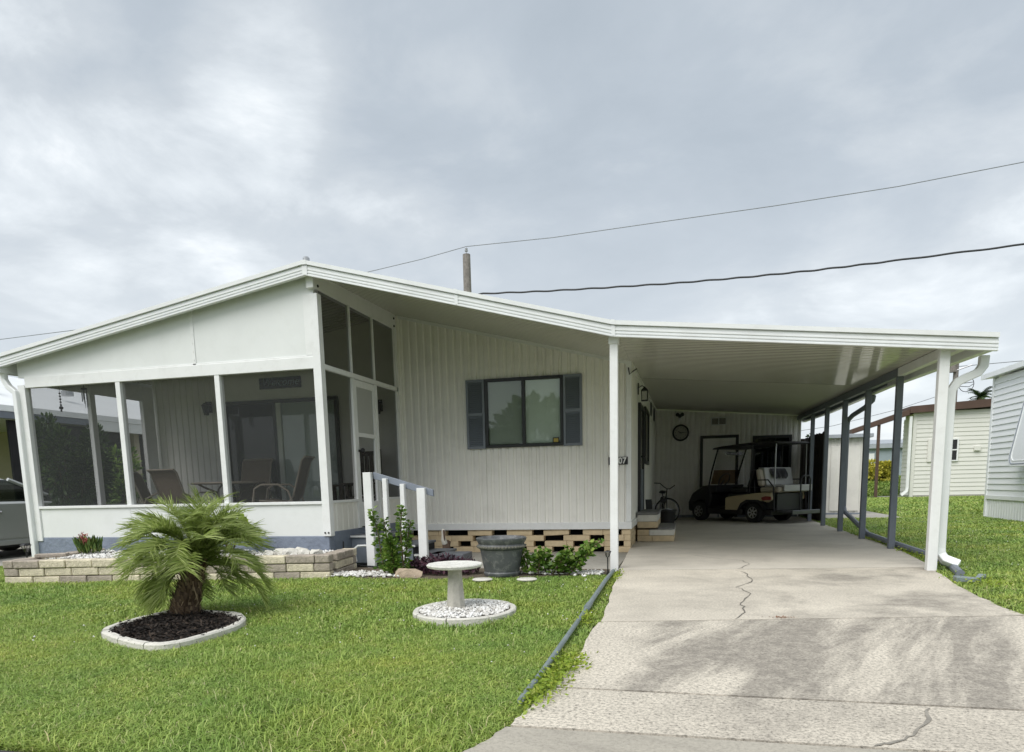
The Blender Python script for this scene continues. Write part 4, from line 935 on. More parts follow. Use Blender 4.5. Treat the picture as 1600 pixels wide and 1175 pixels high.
def edging(parent, pts, w, h, piece_n, m, name='edging_piece'):
    """closed loop of short cast pieces, butted with a thin joint"""
    n = len(pts); per = n//piece_n
    for q in range(piece_n):
        ids = list(range(q*per, (q+1)*per+1)) if q < piece_n-1 else list(range(q*per, n+1))
        sec = []
        hh = h*random.uniform(.9, 1.1)
        for e, i in enumerate(ids):
            p = Vector(pts[i % n]); t_ = (Vector(pts[(i+1) % n])-Vector(pts[(i-1) % n])).normalized(); nn = Vector((t_.y, -t_.x))
            if e == 0: p = p+t_*.004
            if e == len(ids)-1: p = p-t_*.004
            wob = random.uniform(-.004, .004)
            sec.append([(p.x+nn.x*o_+wob, p.y+nn.y*o_+wob, z) for o_, z in ((-w/2, -.03), (-w/2, hh*.75), (-w*.3, hh), (w*.3, hh), (w/2, hh*.75), (w/2, -.03))])
        vs = [p for s_ in sec for p in s_]; c = 6
        fs = [(i*c+j, i*c+j+1, (i+1)*c+j+1, (i+1)*c+j) for i in range(len(sec)-1) for j in range(c-1)]+[tuple(range(c)), tuple(range((len(sec)-1)*c, len(sec)*c))]
        MB().add(vs, fs).build(name, m, parent, smooth=True)
edging(rgn, [(cx_+rx*math.cos(a*PI/24), cy_+ry*math.sin(a*PI/24)) for a in range(48)], .06, .042, 8, M['curb'])
mb = MB().lathe([(rx-.02, -.01), (rx-.02, .022)], 40, (cx_, cy_, 0)); mb.build('ring_bed', M['dirt'], None, kind='structure')
pts = []
while len(pts) < 1500:
    x, y = random.uniform(-1, 1), random.uniform(-1, 1)
    if x*x+y*y < .93: pts.append((cx_+x*(rx-.03), cy_+y*(ry-.03), .028+random.uniform(0, .022)))
icosa_scatter('marble_chips', pts, .020, M['stones'], None)
# palm bed
BED = [(-4.95, 5.02), (-5.06, 5.23), (-5.13, 5.62), (-5.08, 6.01), (-4.85, 6.10), (-4.55, 6.06), (-4.257, 5.96), (-4.06, 5.76), (-3.92, 5.42), (-3.92, 4.95), (-3.98, 4.70), (-4.12, 4.63), (-4.38, 4.70), (-4.66, 4.84)]
def smooth_loop(p, k):
    n = len(p); o_ = []
    for i in range(n):
        p0, p1, p2, p3 = (Vector(p[(i+d) % n]) for d in (-1, 0, 1, 2))
        for j in range(k):
            s = j/k; o_.append(tuple(.5*((2*p1)+(p2-p0)*s+(2*p0-5*p1+4*p2-p3)*s*s+(3*p1-p0-3*p2+p3)*s**3)))
    return o_
BED = [(-4.5+(x+4.5)*.965, 5.4+(y-5.4)*.965) for x, y in BED]
bedl = smooth_loop(BED, 5)
pe_ = thing('palm_bed_edging', (-4.5, 5.4, 0), 'oval white concrete edging of the mulched palm bed', 'edging')
edging(pe_, bedl, .075, .06, 10, M['curb'])
MB().prism(bedl, (-.02, .025), lambda u, v, w: (u, v, w)).build('mulch_bed', M['mulch'], None, kind='structure')
def inside(p, poly):
    c = False; j = len(poly)-1
    for i in range(len(poly)):
        xi, yi = poly[i]; xj, yj = poly[j]
        if (yi > p[1]) != (yj > p[1]) and p[0] < (xj-xi)*(p[1]-yi)/(yj-yi)+xi: c = not c
        j = i
    return c
pts = []
while len(pts) < 2600:
    p = (random.uniform(-5.15, -3.9), random.uniform(4.6, 6.12))
    if inside(p, bedl): pts.append((p[0], p[1], .03+random.uniform(0, .03)))
C_ = np.array(pts); D_ = RNG.normal(size=(len(pts), 3)); D_[:, 2] *= .3
leaves('mulch_chips', C_, D_, .05, M['chip'], None, aspect=.35, kind='stuff')
# pygmy date palm
PM = thing('pygmy_palm', (-4.88, 6.0, 0), 'young feathery pygmy date palm with a short leaning shaggy trunk', 'palm')
ctr = [Vector((-4.86, 5.98, -.02)), Vector((-4.88, 5.99, .10)), Vector((-4.84, 6.0, .24)), Vector((-4.78, 6.01, .38)), Vector((-4.73, 6.02, .52))]
MB().tube(ctr, [.135, .14, .118, .098, .085], 14).build('trunk', M['palm_trunk'], PM, smooth=True)
mb = MB()
for i in range(420):
    s = random.random()*3.99; k = int(s); p = ctr[k].lerp(ctr[k+1], s-k); a = random.uniform(0, 6.28); r_ = (.135, .14, .118, .098, .085)[k]*.94
    o_ = Vector((math.cos(a), math.sin(a), 0)); q = p+o_*r_; w = .016; tdir = Vector((-o_.y, o_.x, 0))
    e = q+o_*random.uniform(.015, .055)+Vector((0, 0, random.uniform(.03, .09)))
    mb.add([q-tdir*w, q+tdir*w, e+tdir*w*.4, e-tdir*w*.4], [(0, 1, 2, 3)])
    if random.random() < .12:
        e2 = q+o_*random.uniform(.05, .16)+Vector((0, 0, random.uniform(-.18, -.02))); mb.add([q-tdir*.006, q+tdir*.006, e2], [(0, 1, 2)])
mb.build('leaf_stubs', M['palm_stub'], PM)
crown = Vector((-4.72, 6.02, .53))
def frond(az, el, Lg, bend):
    n = 30; pts = []; p = crown.copy(); d = Vector((math.cos(az)*math.cos(el), math.sin(az)*math.cos(el), math.sin(el))); side0 = Vector((-math.sin(az), math.cos(az), 0))
    tw = random.uniform(-.25, .25)
    for i in range(n+1):
        pts.append((p.copy(), d.copy())); p = p+d*(Lg/n)
        d = (d+Vector((0, 0, -bend/n*(0.25+1.5*i/n)))+side0*(tw/n)).normalized()
    V = []; F = []
    for i, (p, d) in enumerate(pts):
        if i < 3: continue
        s = i/n; up = side0.cross(d).normalized()*-1
        if up.z < 0: up = -up
        ll = .27*math.sin(PI*min(1, .25+.75*(1-abs(s-.42)*1.15)))*(.75 if s > .85 else 1)*random.uniform(.85, 1.15)
        for j in range(3):
            pj = p+d*(Lg/n)*(j/3)
            for sg in (-1, 1):
                ld = (side0*sg*random.uniform(.6, 1.05)+d*random.uniform(.6, 1.0)+up*random.uniform(.05, .55)).normalized()
                q1 = pj+ld*ll*.5; q2 = pj+ld*ll+Vector((0, 0, -ll*random.uniform(.0, .22)))
                wv = d.cross(ld).cross(ld).normalized()*.0028
                if random.random() < .5: wv = (wv+up*.003)
                k = len(V); V += [pj-wv*.6, pj+wv*.6, q1+wv, q1-wv, q2-wv*.1, q2+wv*.15]
                F += [(k, k+1, k+2, k+3), (k+3, k+2, k+5, k+4)]
    o_ = np_mesh('frond', [tuple(v) for v in V], F, M['palm_leaf'], PM)
    MB().tube([tuple(pts[i][0]) for i in range(0, n+1, 3)], [.010-.008*i/10 for i in range(0, 11)], 5).build('rachis', M['palm_rachis'], o_)
nf = 92
for i in range(nf):
    az = i*2.39996+random.uniform(-.25, .25); lv = i/nf
    el = math.radians(80-74*lv**1.1+random.uniform(-9, 9)); low = lv > .55 and math.cos(az+.7) > .5; hang = lv > .7 and not low
    frond(az, el+(.45 if low else (-.25 if hang else 0)), random.uniform(.57, .76)*(1.0 if lv > .12 else .9), random.uniform(1.1, 1.9)+(.5 if lv < .5 else 0)+(.5 if hang else 0))
# urn
UR = thing('urn_planter', (-2.44, 9.28, 0), 'large empty dark grey urn planter with a rolled patterned rim', 'planter')
k_ = 1.0
MB().lathe([(.235, .0), (.248, .02), (.250, .045), (.238, .06), (.25, .12), (.285, .32), (.295, .36), (.27, .37), (.25, .34), (.22, .05)], 40, (-2.44, 9.28, .01)).build('body', M['urn'], UR, smooth=True)
MB().lathe([(.292, .362), (.318, .38), (.325, .41), (.312, .435), (.322, .455), (.342, .49), (.345, .515), (.325, .525), (.30, .50), (.28, .365)], 40, (-2.44, 9.28, .01)).build('rim', M['urn'], UR, smooth=True)
for i in range(44):
    a = 2*PI*i/44
    if i == 0:
        bm = lump(.018, (0, 0, 0), 3, 1.2, .8, 1.0); bead = bm.build('rim_bead', M['urn_band'], UR, smooth=True); ob = bead
    else: ob = bead.copy(); COL.objects.link(ob); ob.parent = UR
    ob.location = (.322*math.cos(a), .322*math.sin(a), .415)
box_ = MB().lathe([(.24, .30), (.24, .33)], 30, (-2.44, 9.28, 0)); box_.build('soil', M['mulch'], UR)
# pelican figure
PL = thing('pelican_statue', (-4.33, 12.2, 0), 'small painted pelican figure standing against the block skirting', 'statue')
px_, py_ = -4.20, 12.0
lump(.10, (px_+.02, py_, .17), 11, .80, 1.0, 1.05).build('body', M['pelican_body'], PL, smooth=True)
MB().tube([(px_+.01, py_-.05, .22), (px_, py_-.09, .30), (px_-.005, py_-.07, .38), (px_, py_-.08, .445), (px_+.005, py_-.10, .465)], [.055, .042, .030, .034, .02], 10).build('neck', M['pelican_head'], PL, smooth=True)
MB().tube([(px_+.02, py_-.11, .455), (px_+.035, py_-.14, .37), (px_+.04, py_-.14, .27)], [.018, .018, .006], 8).build('bill', M['pelican_body'], PL, smooth=True)
for s in (-1, 1): MB().tube([(px_+s*.04, py_, -.05), (px_+s*.04, py_, .10)], .012, 6).build('leg', M['yellow'], PL)
lump(.1, (px_, py_, -.045), 12, 1.2, 1, .3).build('base', M['rock'], PL)
# lanterns
def lantern(x, y, z, hgt, label, s=1.0):
    q = thing('solar_lantern', (x, y, z), label, 'garden light', 'solar garden lights')
    MB().tube([(x, y, z-.05), (x, y, z+hgt)], .012*s, 6).build('stake', M['black'], q)
    MB().lathe([(.025*s, 0), (.055*s, .09*s)], 4, (x, y, z+hgt), a0=.6).build('glass', M['clear'], q)
    mb = MB()
    for k in range(4): a = .6+k*PI/2; mb.tube([(x+.026*s*math.cos(a), y+.026*s*math.sin(a), z+hgt), (x+.058*s*math.cos(a), y+.058*s*math.sin(a), z+hgt+.09*s)], .005, 4)
    mb.lathe([(.075*s, .09*s), (.06*s, .105*s), (.02*s, .12*s)], 4, (x, y, z+hgt), a0=.6); mb.build('cage', M['black'], q)
lantern(-9.75, 8.62, .33, .06, 'small black solar lantern on the left end of the planter wall', 1.1)
lantern(-.985, 9.2, 0, .27, 'black solar stake light at the lawn corner by the white post', .75)
# pipe along the drive
pp = thing('lawn_pipe', (-.9, 6.5, 0), 'long thin grey pipe lying along the lawn edge of the driveway', 'pipe')
path = [(-.935, 9.45, .06), (-.945, 8.5, .05), (-.93, 7.6, .05), (-.915, 6.75, .05)]
MB().tube(path, .025, 10).build('pipe_length', M['pipe'], pp, smooth=True)
MB().tube([(-.915, 6.72, .05), (-.905, 6.1, .048), (-.895, 5.1, .046), (-.885, 4.3, .044), (-.89, 3.72, .042)], .020, 10).build('pipe_length', M['pipe'], pp, smooth=True)
MB().tube([(-.916, 6.86, .05), (-.914, 6.60, .05)], .032, 10).build('coupling', M['pipe'], pp, smooth=True)

# ------------------------------------------------------------------ plants
def stem_plant(name, base, stems, per, size, m, label, cat, spread, aspect=.5, droop=.2, group=None, start=.1):
    t_ = thing(name, base, label, cat, group); mb = MB(); C = []; D = []
    for (dx_, dy_, h, lean) in stems:
        p = Vector((base[0]+dx_, base[1]+dy_, base[2])); pts = [p.copy()]; d = Vector((lean[0], lean[1], 1)).normalized(); n = 8
        for i in range(n): d = (d+Vector((random.uniform(-.1, .1), random.uniform(-.1, .1), 0))).normalized(); p = p+d*h/n; pts.append(p.copy())
        mb.tube([tuple(q) for q in pts], [.010*(1-.7*i/n)+.003 for i in range(n+1)], 5)
        for i in range(per):
            s = start+(1-start)*random.random(); k = min(int(s*n), n-1); q = pts[k].lerp(pts[k+1], s*n-k); a = random.uniform(0, 6.28)
            dd = Vector((math.cos(a), math.sin(a), random.uniform(.1, .9))).normalized(); w = spread*(1-.65*s)*random.random()
            C.append(q+dd*w); D.append(dd)
    mb.build('stems', M['stem'], t_); leaves('foliage', C, D, size, m, t_, aspect=aspect, droop=droop); return t_
random.seed(21)
stem_plant('upright_shrub', (-3.95, 9.1, 0), [(-.14, 0, .95, (-.10, 0)), (-.10, .05, .80, (-.14, .05)), (.13, 0, .98, (.12, 0)), (.10, .04, .78, (.16, .02)), (0, 0, .62, (0, -.02)), (.02, -.03, .5, (.03, -.05)), (-.04, -.03, .56, (-.06, -.05))], 240, .066, M['shrub'], 'tall upright shrub of glossy green leaves in front of the handrail', 'shrub', .10, .55, .15)
stem_plant('low_shrub', (-1.75, 9.38, 0), [(-.3, 0, .36, (-.5, 0)), (-.1, .02, .38, (-.1, 0)), (.05, 0, .42, (.45, 0)), (.15, .03, .68, (.9, .05)), (.2, 0, .5, (1.2, -.1)), (-.2, -.05, .36, (.2, -.3)), (0, -.04, .4, (.6, -.3)), (.1, 0, .60, (1.0, .1))], 130, .075, M['shrub'], 'low sprawling green shrub beside the urn', 'shrub', .12, .75, .25)
pc = thing('purple_groundcover', (-3.35, 9.35, 0), 'low dark purple groundcover between the shrub and the urn', 'plant')
n = 1700; A = RNG.random(n)*6.28; R_ = np.sqrt(RNG.random(n)); C = np.stack([-3.35+.55*R_*np.cos(A), 9.4+.30*R_*np.sin(A), .02+.27*RNG.random(n)*(1-R_*.5)], 1); D = RNG.normal(size=(n, 3)); D[:, 2] = abs(D[:, 2])
leaves('foliage', C, D, .065, M['purple'], pc, aspect=.4)
mb = MB()
for i in range(24): a = random.uniform(0, 6.28); r_ = random.uniform(.1, .55); mb.tube([(-3.35+r_*.5*math.cos(a), 9.4+.3*r_*math.sin(a), .0), (-3.35+r_*math.cos(a), 9.4+.5*r_*math.sin(a), random.uniform(.12, .27))], .004, 4)
mb.build('stems', M['purple'], pc)
cr_ = thing('succulent', (-9.42, 9.45, .26), 'small upright succulent with pink flower heads in the planter', 'plant')
C = []; D = []
for i in range(120):
    a = random.uniform(0, 6.28); r_ = random.random()**.5*.19; C.append((-9.42+r_*math.cos(a), 9.45+r_*.7*math.sin(a), .27+random.uniform(0, .16))); D.append((math.cos(a)*.35, math.sin(a)*.35, 1))
leaves('leaf_blades', C, D, .15, M['succulent'], cr_, aspect=.3, fold=.6)
C = []; D = []
for fx, fz in ((-.06, .50), (.02, .48), (.08, .47), (-.02, .56)):
    for i in range(26): C.append((-9.44+fx+random.gauss(0, .025), 9.40+random.gauss(0, .03), fz+random.gauss(0, .025))); D.append((random.gauss(0, 1), random.gauss(0, 1), 1.2))
leaves('flower_heads', C, D, .05, M['pink'], cr_, aspect=.5)
lm = thing('lime_shrub', (-6.7, 9.4, .26), 'rounded lime green leafy plant behind the palm crown', 'plant')
C = []; D = []
for i in range(150):
    a = random.uniform(0, 6.28); el_ = random.uniform(.1, 1.5); d = (math.cos(a)*math.cos(el_), math.sin(a)*math.cos(el_), math.sin(el_)); r_ = random.uniform(.5, 1.)
    C.append((-6.75+d[0]*.32*r_, 9.4+d[1]*.25*r_, .56+d[2]*.28*r_)); D.append(d)
leaves('foliage', C, D, .17, M['lime'], lm, aspect=.85, droop=.35)
mb = MB()
for i in range(7): a = i*.9; mb.tube([(-6.75, 9.4, .25), (-6.75+.1*math.cos(a), 9.4+.1*math.sin(a), .5), (-6.75+.2*math.cos(a), 9.4+.2*math.sin(a), .75)], .01, 5)
mb.build('stems', M['stem'], lm)
def bush(name, c, r, n, size, m, label, cat='bush', group=None, seed=1, aspect=.4, droop=.2):
    rg = random.Random(seed); t_ = thing(name, (c[0], c[1], c[2]), label, cat, group)
    cl_ = [(rg.uniform(-.75, .75), rg.uniform(-.75, .75), rg.uniform(.15, .9), rg.uniform(.28, .5)) for _ in range(16)]
    C = []; D = []
    for i in range(n):
        x, y, z, q = cl_[i % 16]; d = Vector((rg.gauss(0, 1), rg.gauss(0, 1), rg.gauss(.2, 1))).normalized(); w = q*rg.uniform(.5, 1.0)**.5
        C.append((c[0]+(x+d.x*w)*r[0], c[1]+(y+d.y*w)*r[1], c[2]+max(.02, (z+d.z*w*.6))*r[2])); D.append((d.x, d.y, d.z+.3))
    leaves('foliage', C, D, size, m, t_, aspect=aspect, droop=droop)
    mb = MB()
    for x, y, z, q in cl_: mb.tube([(c[0], c[1], c[2]-.02), (c[0]+x*.4*r[0], c[1]+y*.4*r[1], c[2]+z*.5*r[2]), (c[0]+x*r[0], c[1]+y*r[1], c[2]+z*r[2])], [.03, .02, .008], 5)
    mb.build('branches', M['stem'], t_); return t_
bush('side_bush', (-12.05, 11.85, 0), (.50, .62, 2.50), 6000, .12, M['shrub_dark'], 'large dark green bush outside the left porch screen', seed=3)
bush('gold_bush', (-12.3, 13.45, 0), (.35, .35, 2.05), 1300, .15, M['shrub'], 'yellow-green bush beyond the dark bush left of the porch', seed=4)
bush('croton_bush', (12.5, 52, 1.0), (1.0, .9, 1.0), 2600, .22, M['shrub_gold'], 'bright yellow croton bush far beyond the carport posts', seed=5, aspect=.5)

# ------------------------------------------------------------------ bicycle, bin, golf cart
BK = thing('bicycle', (-.55, 21.2, 0), 'old dark bicycle leaning by the corner of the house', 'bicycle')
def wheel(parent, c, r, ax, w=.022):
    ax = Vector(ax).normalized(); u = Vector((0, 0, 1)); v = ax.cross(u).normalized(); c = Vector(c)
    tyre = MB().tube([c+(u*math.cos(i*PI/16)+v*math.sin(i*PI/16))*r for i in range(32)], w, 6, True).build('wheel', M['rubber'], parent, smooth=True)
    tyre.data.transform(Matrix.Translation(-WL[parent.name])); tyre.location = (0, 0, 0); WL[tyre.name] = WL[parent.name]
    MB().tube([c+(u*math.cos(i*PI/16)+v*math.sin(i*PI/16))*(r-.028) for i in range(32)], .010, 5, True).build('rim', M['steel'], tyre, smooth=True)
    mb = MB()
    for i in range(12): mb.tube([c+(u*math.cos(i*PI/6)+v*math.sin(i*PI/6))*(r-.03), c], .003, 4)
    mb.build('spokes', M['steel'], tyre)
wheel(BK, (-.52, 20.7, .38), .35, (.25, 1, 0)); wheel(BK, (-.72, 21.9, .38), .35, (1, .12, 0))
mb = MB(); hd = Vector((-.55, 20.85, .82))
mb.tube([(-.52, 20.7, .38), hd], .017, 6); mb.tube([hd, (-.66, 21.45, .36)], .018, 6); mb.tube([(-.62, 21.5, .36), (-.68, 21.6, .85)], .017, 6); mb.tube([(-.66, 21.45, .36), (-.72, 21.9, .38)], .014, 6); mb.tube([hd+Vector((0, .02, -.08)), (-.68, 21.58, .78)], .016, 6)
mb.tube([hd, hd+Vector((.02, -.03, .18))], .016, 6); mb.build('frame', M['black'], BK, smooth=True)
h0 = hd+Vector((.02, -.03, .18)); MB().tube([h0+Vector((-.36, .10, .17)), h0+Vector((-.20, .03, .16)), h0+Vector((-.08, 0, .05)), h0, h0+Vector((.08, -.02, .0)), h0+Vector((.22, -.04, .10))], .014, 6).build('handlebar', M['black'], BK, smooth=True)
lump(.13, (-.68, 21.55, .90), 8, .8, 1.2, .4).build('saddle', M['black'], BK, smooth=True)
MB().box(-.70, -.52, 20.55, 20.75, .62, .72).build('front_basket', M['black'], BK, bevel=.01)
bn = thing('black_bin', (-.5, 19.4, 0), 'black plastic bin on the carport floor in front of the bicycle', 'bin')
MB().lathe([(.19, .02), (.24, .42), (.262, .43), (.262, .47), (.24, .47), (.20, .06)], 24, (-.5, 19.4, 0)).build('tub', M['black'], bn, smooth=True); MB().tube([(-.76, 19.4, .44), (-.5, 19.15, .50), (-.24, 19.4, .44)], .008, 5).build('handle', M['steel'], bn)
tl = thing('leaning_board', (-.9, 17.2, 0), 'dark flat board leaning on the house wall past the steps', 'board'); MB().hexa([(-.9, 17.3, .02), (-.72, 17.3, .02), (-.72, 17.34, .02), (-.9, 17.34, .02), (-.95, 17.3, .80), (-.80, 17.3, .80), (-.80, 17.34, .80), (-.95, 17.34, .80)]).build('board', M['dark'], tl)

GC = thing('golf_cart', (2.28, 21.15, .02), 'tan and black golf cart with rear-facing seat parked at the back of the carport', 'golf cart', local=True)
GC.scale = (1.22, 1.22, 1.22); GC.rotation_euler = (0, 0, PI-math.radians(45))
# own frame: x forward, y to the left, rear axle at x=0; the near side of the picture is the left (+y)
def gb(name, m, *a, bevel=.01, p=GC): return MB().box(*a).build(name, m, p, bevel=bevel)
gb('chassis', M['black'], -.45, 1.95, -.48, .48, .17, .30)
for x in (0, 1.65):
    for s in (-1, 1):
        y = s*.47
        w_ = MB().lathe([(.13, -.09), (.20, -.095), (.228, -.07), (.23, 0), (.228, .07), (.20, .095), (.13, .09)], 28, (x, y, .23), 'Y').build('wheel', M['rubber'], GC, smooth=True)
        rm = MB().lathe([(.135, .02*s), (.13, .098*s), (.115, .088*s), (.10, .06*s)], 20, (x, y, .23), 'Y')
        for q in range(7):
            a = q*2*PI/7; d = Vector((math.cos(a), 0, math.sin(a))); e = Vector((-d.z, 0, d.x))*.018; c = Vector((x, y+s*.082, .23)); f_ = Vector((0, s*.012, 0))
            rm.hexa([c+d*.02-e, c+d*.125-e, c+d*.125+e, c+d*.02+e, c+d*.02-e+f_, c+d*.125-e+f_, c+d*.125+e+f_, c+d*.02+e+f_])
        r_o = rm.build('rim', M['rim'], w_)
side = [(.80, .28), (.80, .56), (.72, .585), (.3, .63), (-.2, .68), (-.50, .68), (-.52, .52), (-.40, .46), (-.30, .49), (.0, .49), (.25, .47), (.38, .36), (.45, .28)]
for s in (-1, 1): MB().prism(side[::-1], (s*.50, s*.575), lambda u, v, w: (u, w, v)).build('body_panel', M['tan_cart'], GC, bevel=.012)
gb('rear_body', M['dark'], -.52, .78, -.499, .499, .32, .655)
for s in (-1, 1):
    MB().prism([(-.36, .30), (-.30, .46), (-.16, .52), (.16, .52), (.32, .44), (.40, .30), (.33, .30), (.26, .40), (.13, .465), (-.13, .465), (-.25, .41), (-.30, .30)], (s*.50, s*.60), lambda u, v, w: (u, w, v)).build('wheel_arch', M['black'], GC)
    MB().prism([(-.52, .52), (-.30, .50), (-.24, .565), (-.36, .60), (-.51, .59)], (s*.577, s*.585), lambda u, v, w: (u, w, v)).build('tail_light', M['red'], GC)
gb('floor_pan', M['black'], .78, 1.55, -.50, .50, .30, .34); gb('rocker_panel', M['black'], .3, 1.35, -.56, .56, .19, .299)
MB().prism([(1.38, .33), (1.30, .62), (1.38, .86), (1.62, .84), (1.95, .66), (2.08, .45), (2.06, .24), (1.92, .22), (1.88, .42), (1.70, .50), (1.50, .44), (1.42, .33)][::-1], (-.50, .50), lambda u, v, w: (u, w, v)).build('front_cowl', M['black'], GC, bevel=.03)
gb('dashboard', M['black'], 1.16, 1.36, -.48, .48, .68, .86)
for s in (-1, 1): MB().lathe([(.05, 0), (.06, .03), (.02, .05)], 12, (2.05, s*.36, .52), 'X').build('headlight', M['clear'], GC)
gb('front_seat', M['black'], .22, .72, -.50, .50, .66, .80, bevel=.03)
MB().hexa([(.16, -.49, .80), (.26, -.49, .80), (.26, .49, .80), (.16, .49, .80), (.04, -.49, 1.20), (.12, -.49, 1.20), (.12, .49, 1.20), (.04, .49, 1.20)]).build('front_backrest', M['black'], GC, bevel=.03)
rs = gb('rear_seat', M['seat_tan'], -.66, -.14, -.52, .52, .68, .80, bevel=.035); 
MB().hexa([(-.20, -.52, .82), (-.08, -.52, .82), (-.08, .52, .82), (-.20, .52, .82), (-.10, -.52, 1.20), (-.0, -.52, 1.20), (-.0, .52, 1.20), (-.10, .52, 1.20)]).build('rear_backrest', M['seat_tan'], GC, bevel=.035)
for s in (-1, 1):
    MB().tube([(-.05, s*.55, .66), (-.02, s*.55, .96), (-.40, s*.55, .96), (-.55, s*.55, .80), (-.58, s*.55, .25)], .016, 7).build('armrest', M['black'], GC, smooth=True)
gb('rear_footplate', M['plate'], -.98, -.58, -.45, .45, .24, .275); gb('footplate_edge', M['plate'], -1.005, -.982, -.47, .47, .20, .29); gb('rear_storage', M['dark'], -.57, -.53, -.44, .44, .28, .66)
MB().tube([(-.95, -.16, .27), (-.95, -.16, .95), (-.95, -.10, 1.03), (-.95, .10, 1.03), (-.95, .16, .95), (-.95, .16, .27)], .018, 8).build('grab_bar', M['black'], GC, smooth=True)
MB().prism([(1.25, 1.70), (1.22, 1.735), (.95, 1.765), (.2, 1.80), (-.5, 1.80), (-.62, 1.77), (-.62, 1.74), (.2, 1.745), (.95, 1.71)][::-1], (-.56, .56), lambda u, v, w: (u, w, v)).build('roof', M['black'], GC, bevel=.012)
for s in (-1, 1):
    MB().tube([(1.42, s*.47, .80), (1.33, s*.48, 1.15), (1.12, s*.49, 1.72)], .02, 8).build('roof_strut', M['black'], GC, smooth=True)
    MB().tube([(.14, s*.52, .62), (.10, s*.52, 1.2), (.08, s*.52, 1.75)], .02, 8).build('roof_strut', M['black'], GC, smooth=True)
    MB().tube([(-.56, s*.53, .8), (-.56, s*.52, 1.75)], .013, 6).build('rear_strut', M['steel'], GC)
MB().hexa([(1.36, -.46, .88), (1.362, -.46, .88), (1.362, .46, .88), (1.36, .46, .88), (1.26, -.46, 1.22), (1.262, -.46, 1.22), (1.262, .46, 1.22), (1.26, .46, 1.22)]).build('lower_windshield', M['tint'], GC)
MB().hexa([(1.258, -.46, 1.23), (1.26, -.46, 1.23), (1.26, .46, 1.23), (1.258, .46, 1.23), (1.13, -.47, 1.69), (1.132, -.47, 1.69), (1.132, .47, 1.69), (1.13, .47, 1.69)]).build('upper_windshield', M['clear'], GC)
sw_ = MB().tube([Vector((1.13, .25, .98))+Vector((-.08*math.sin(i*PI/8), .17*math.cos(i*PI/8), .15*math.sin(i*PI/8))) for i in range(16)], .013, 6, True).build('steering_wheel', M['black'], GC, smooth=True)
MB().tube([(1.36, .25, .72), (1.13, .25, .98)], .018, 6).build('steering_column', M['black'], GC)
mr = MB().box(1.05, 1.075, -.30, .30, 1.56, 1.64).build('mirror', M['chrome'], GC, bevel=.008)
bg_ = thing('seat_cover', (0, 0, 0), 'white cover draped over the rear seat of the golf cart', 'seat cover', local=True)
mc = Matrix.Translation(GC.location) @ Matrix.Rotation(GC.rotation_euler[2], 4, 'Z') @ Matrix.Scale(1.22, 4)
def worldly(mb): mb.v = [tuple(mc @ Vector(p)) for p in mb.v]; return mb
mb = MB(); mb.hexa([(-.68, -.54, .805), (-.19, -.54, .805), (-.19, .40, .805), (-.68, .40, .805), (-.68, -.54, .84), (-.17, -.54, .84), (-.17, .40, .84), (-.68, .40, .84)]); mb.hexa([(-.72, -.55, .70), (-.685, -.55, .70), (-.685, .40, .70), (-.72, .40, .70), (-.72, -.55, .84), (-.685, -.55, .842), (-.685, .40, .842), (-.72, .40, .84)])
worldly(mb).build('seat_drape', M['seat_white'], bg_, bevel=.01)
mb = MB().hexa([(-.23, -.55, .845), (-.205, -.55, .845), (-.205, .38, .845), (-.23, .38, .845), (-.14, -.55, 1.235), (.03, -.55, 1.235), (.03, .38, 1.235), (-.14, .38, 1.235)]); worldly(mb).build('back_drape', M['seat_white'], bg_, bevel=.012)
bb = thing('black_bag', (0, 0, 0), 'black mesh bag hung over the rear backrest of the golf cart', 'bag', local=True)
mb = MB(); n = 16; vs = []
for i in range(n+1):
    y = -.30+.52*i/n; zb = 1.0+.035*math.sin(i*1.9)+(.05 if i in (0, n) else 0); vs += [(-.262-.02*math.sin(i*1.3), y, zb), (-.250, y, zb+.05), (-.185, y, 1.20), (-.165, y, 1.215)]
mb.add(vs, [(4*i+j, 4*i+j+1, 4*i+j+5, 4*i+j+4) for i in range(n) for j in range(3)]); worldly(mb).build('bag_body', M['black'], bb, smooth=True)

# ------------------------------------------------------------------ right: fence, shed, neighbours
FN = thing('board_fence', (3.6, 22.8, 0), 'dark brown vertical board fence beside the last carport posts', 'fence')
y = 20.95; i = 0
while y < 24.6:
    blk('fence_board', M['fencewood'], FN, 3.62+(.012 if i % 2 else 0), y+.07, 1.22+random.uniform(-.02, .02), .025, .135, 2.45, 0, 0, .004); y += .145; i += 1
blk('fence_board', M['fencewood'], FN, 3.53, 24.3, 1.22, .24, .03, 2.45)
box('fence_rail', M['fencewood'], FN, 3.65, 3.70, 20.95, 24.6, .5, .6); box('fence_rail', M['fencewood'], FN, 3.65, 3.70, 20.95, 24.6, 1.9, 2.0)
bush('vine', (4.0, 24.3, 2.2), (.25, .9, .35), 150, .11, M['shrub_dark'], 'sparse dark vine poking above the board fence', 'vine', seed=9)
SH = thing('garden_shed', (5.2, 25.5, 0), 'beige metal garden shed with flat grey roof beyond the grey posts', 'shed')
corrugated('front_wall', M['shed'], SH, (4.35, 25.0), (5.55, 25.0), .06, lambda x, y: 2.45, nrm=(0, -1), pitch=.2, depth=.01)
corrugated('side_wall', M['shed'], SH, (4.35, 25.0), (4.35, 27.5), .06, lambda x, y: 2.45, nrm=(-1, 0), pitch=.2, depth=.01)
box('right_wall', M['shed'], SH, 5.53, 5.55, 25.02, 27.5, .06, 2.44); box('back_wall', M['shed'], SH, 4.37, 5.53, 27.48, 27.5, .06, 2.44)
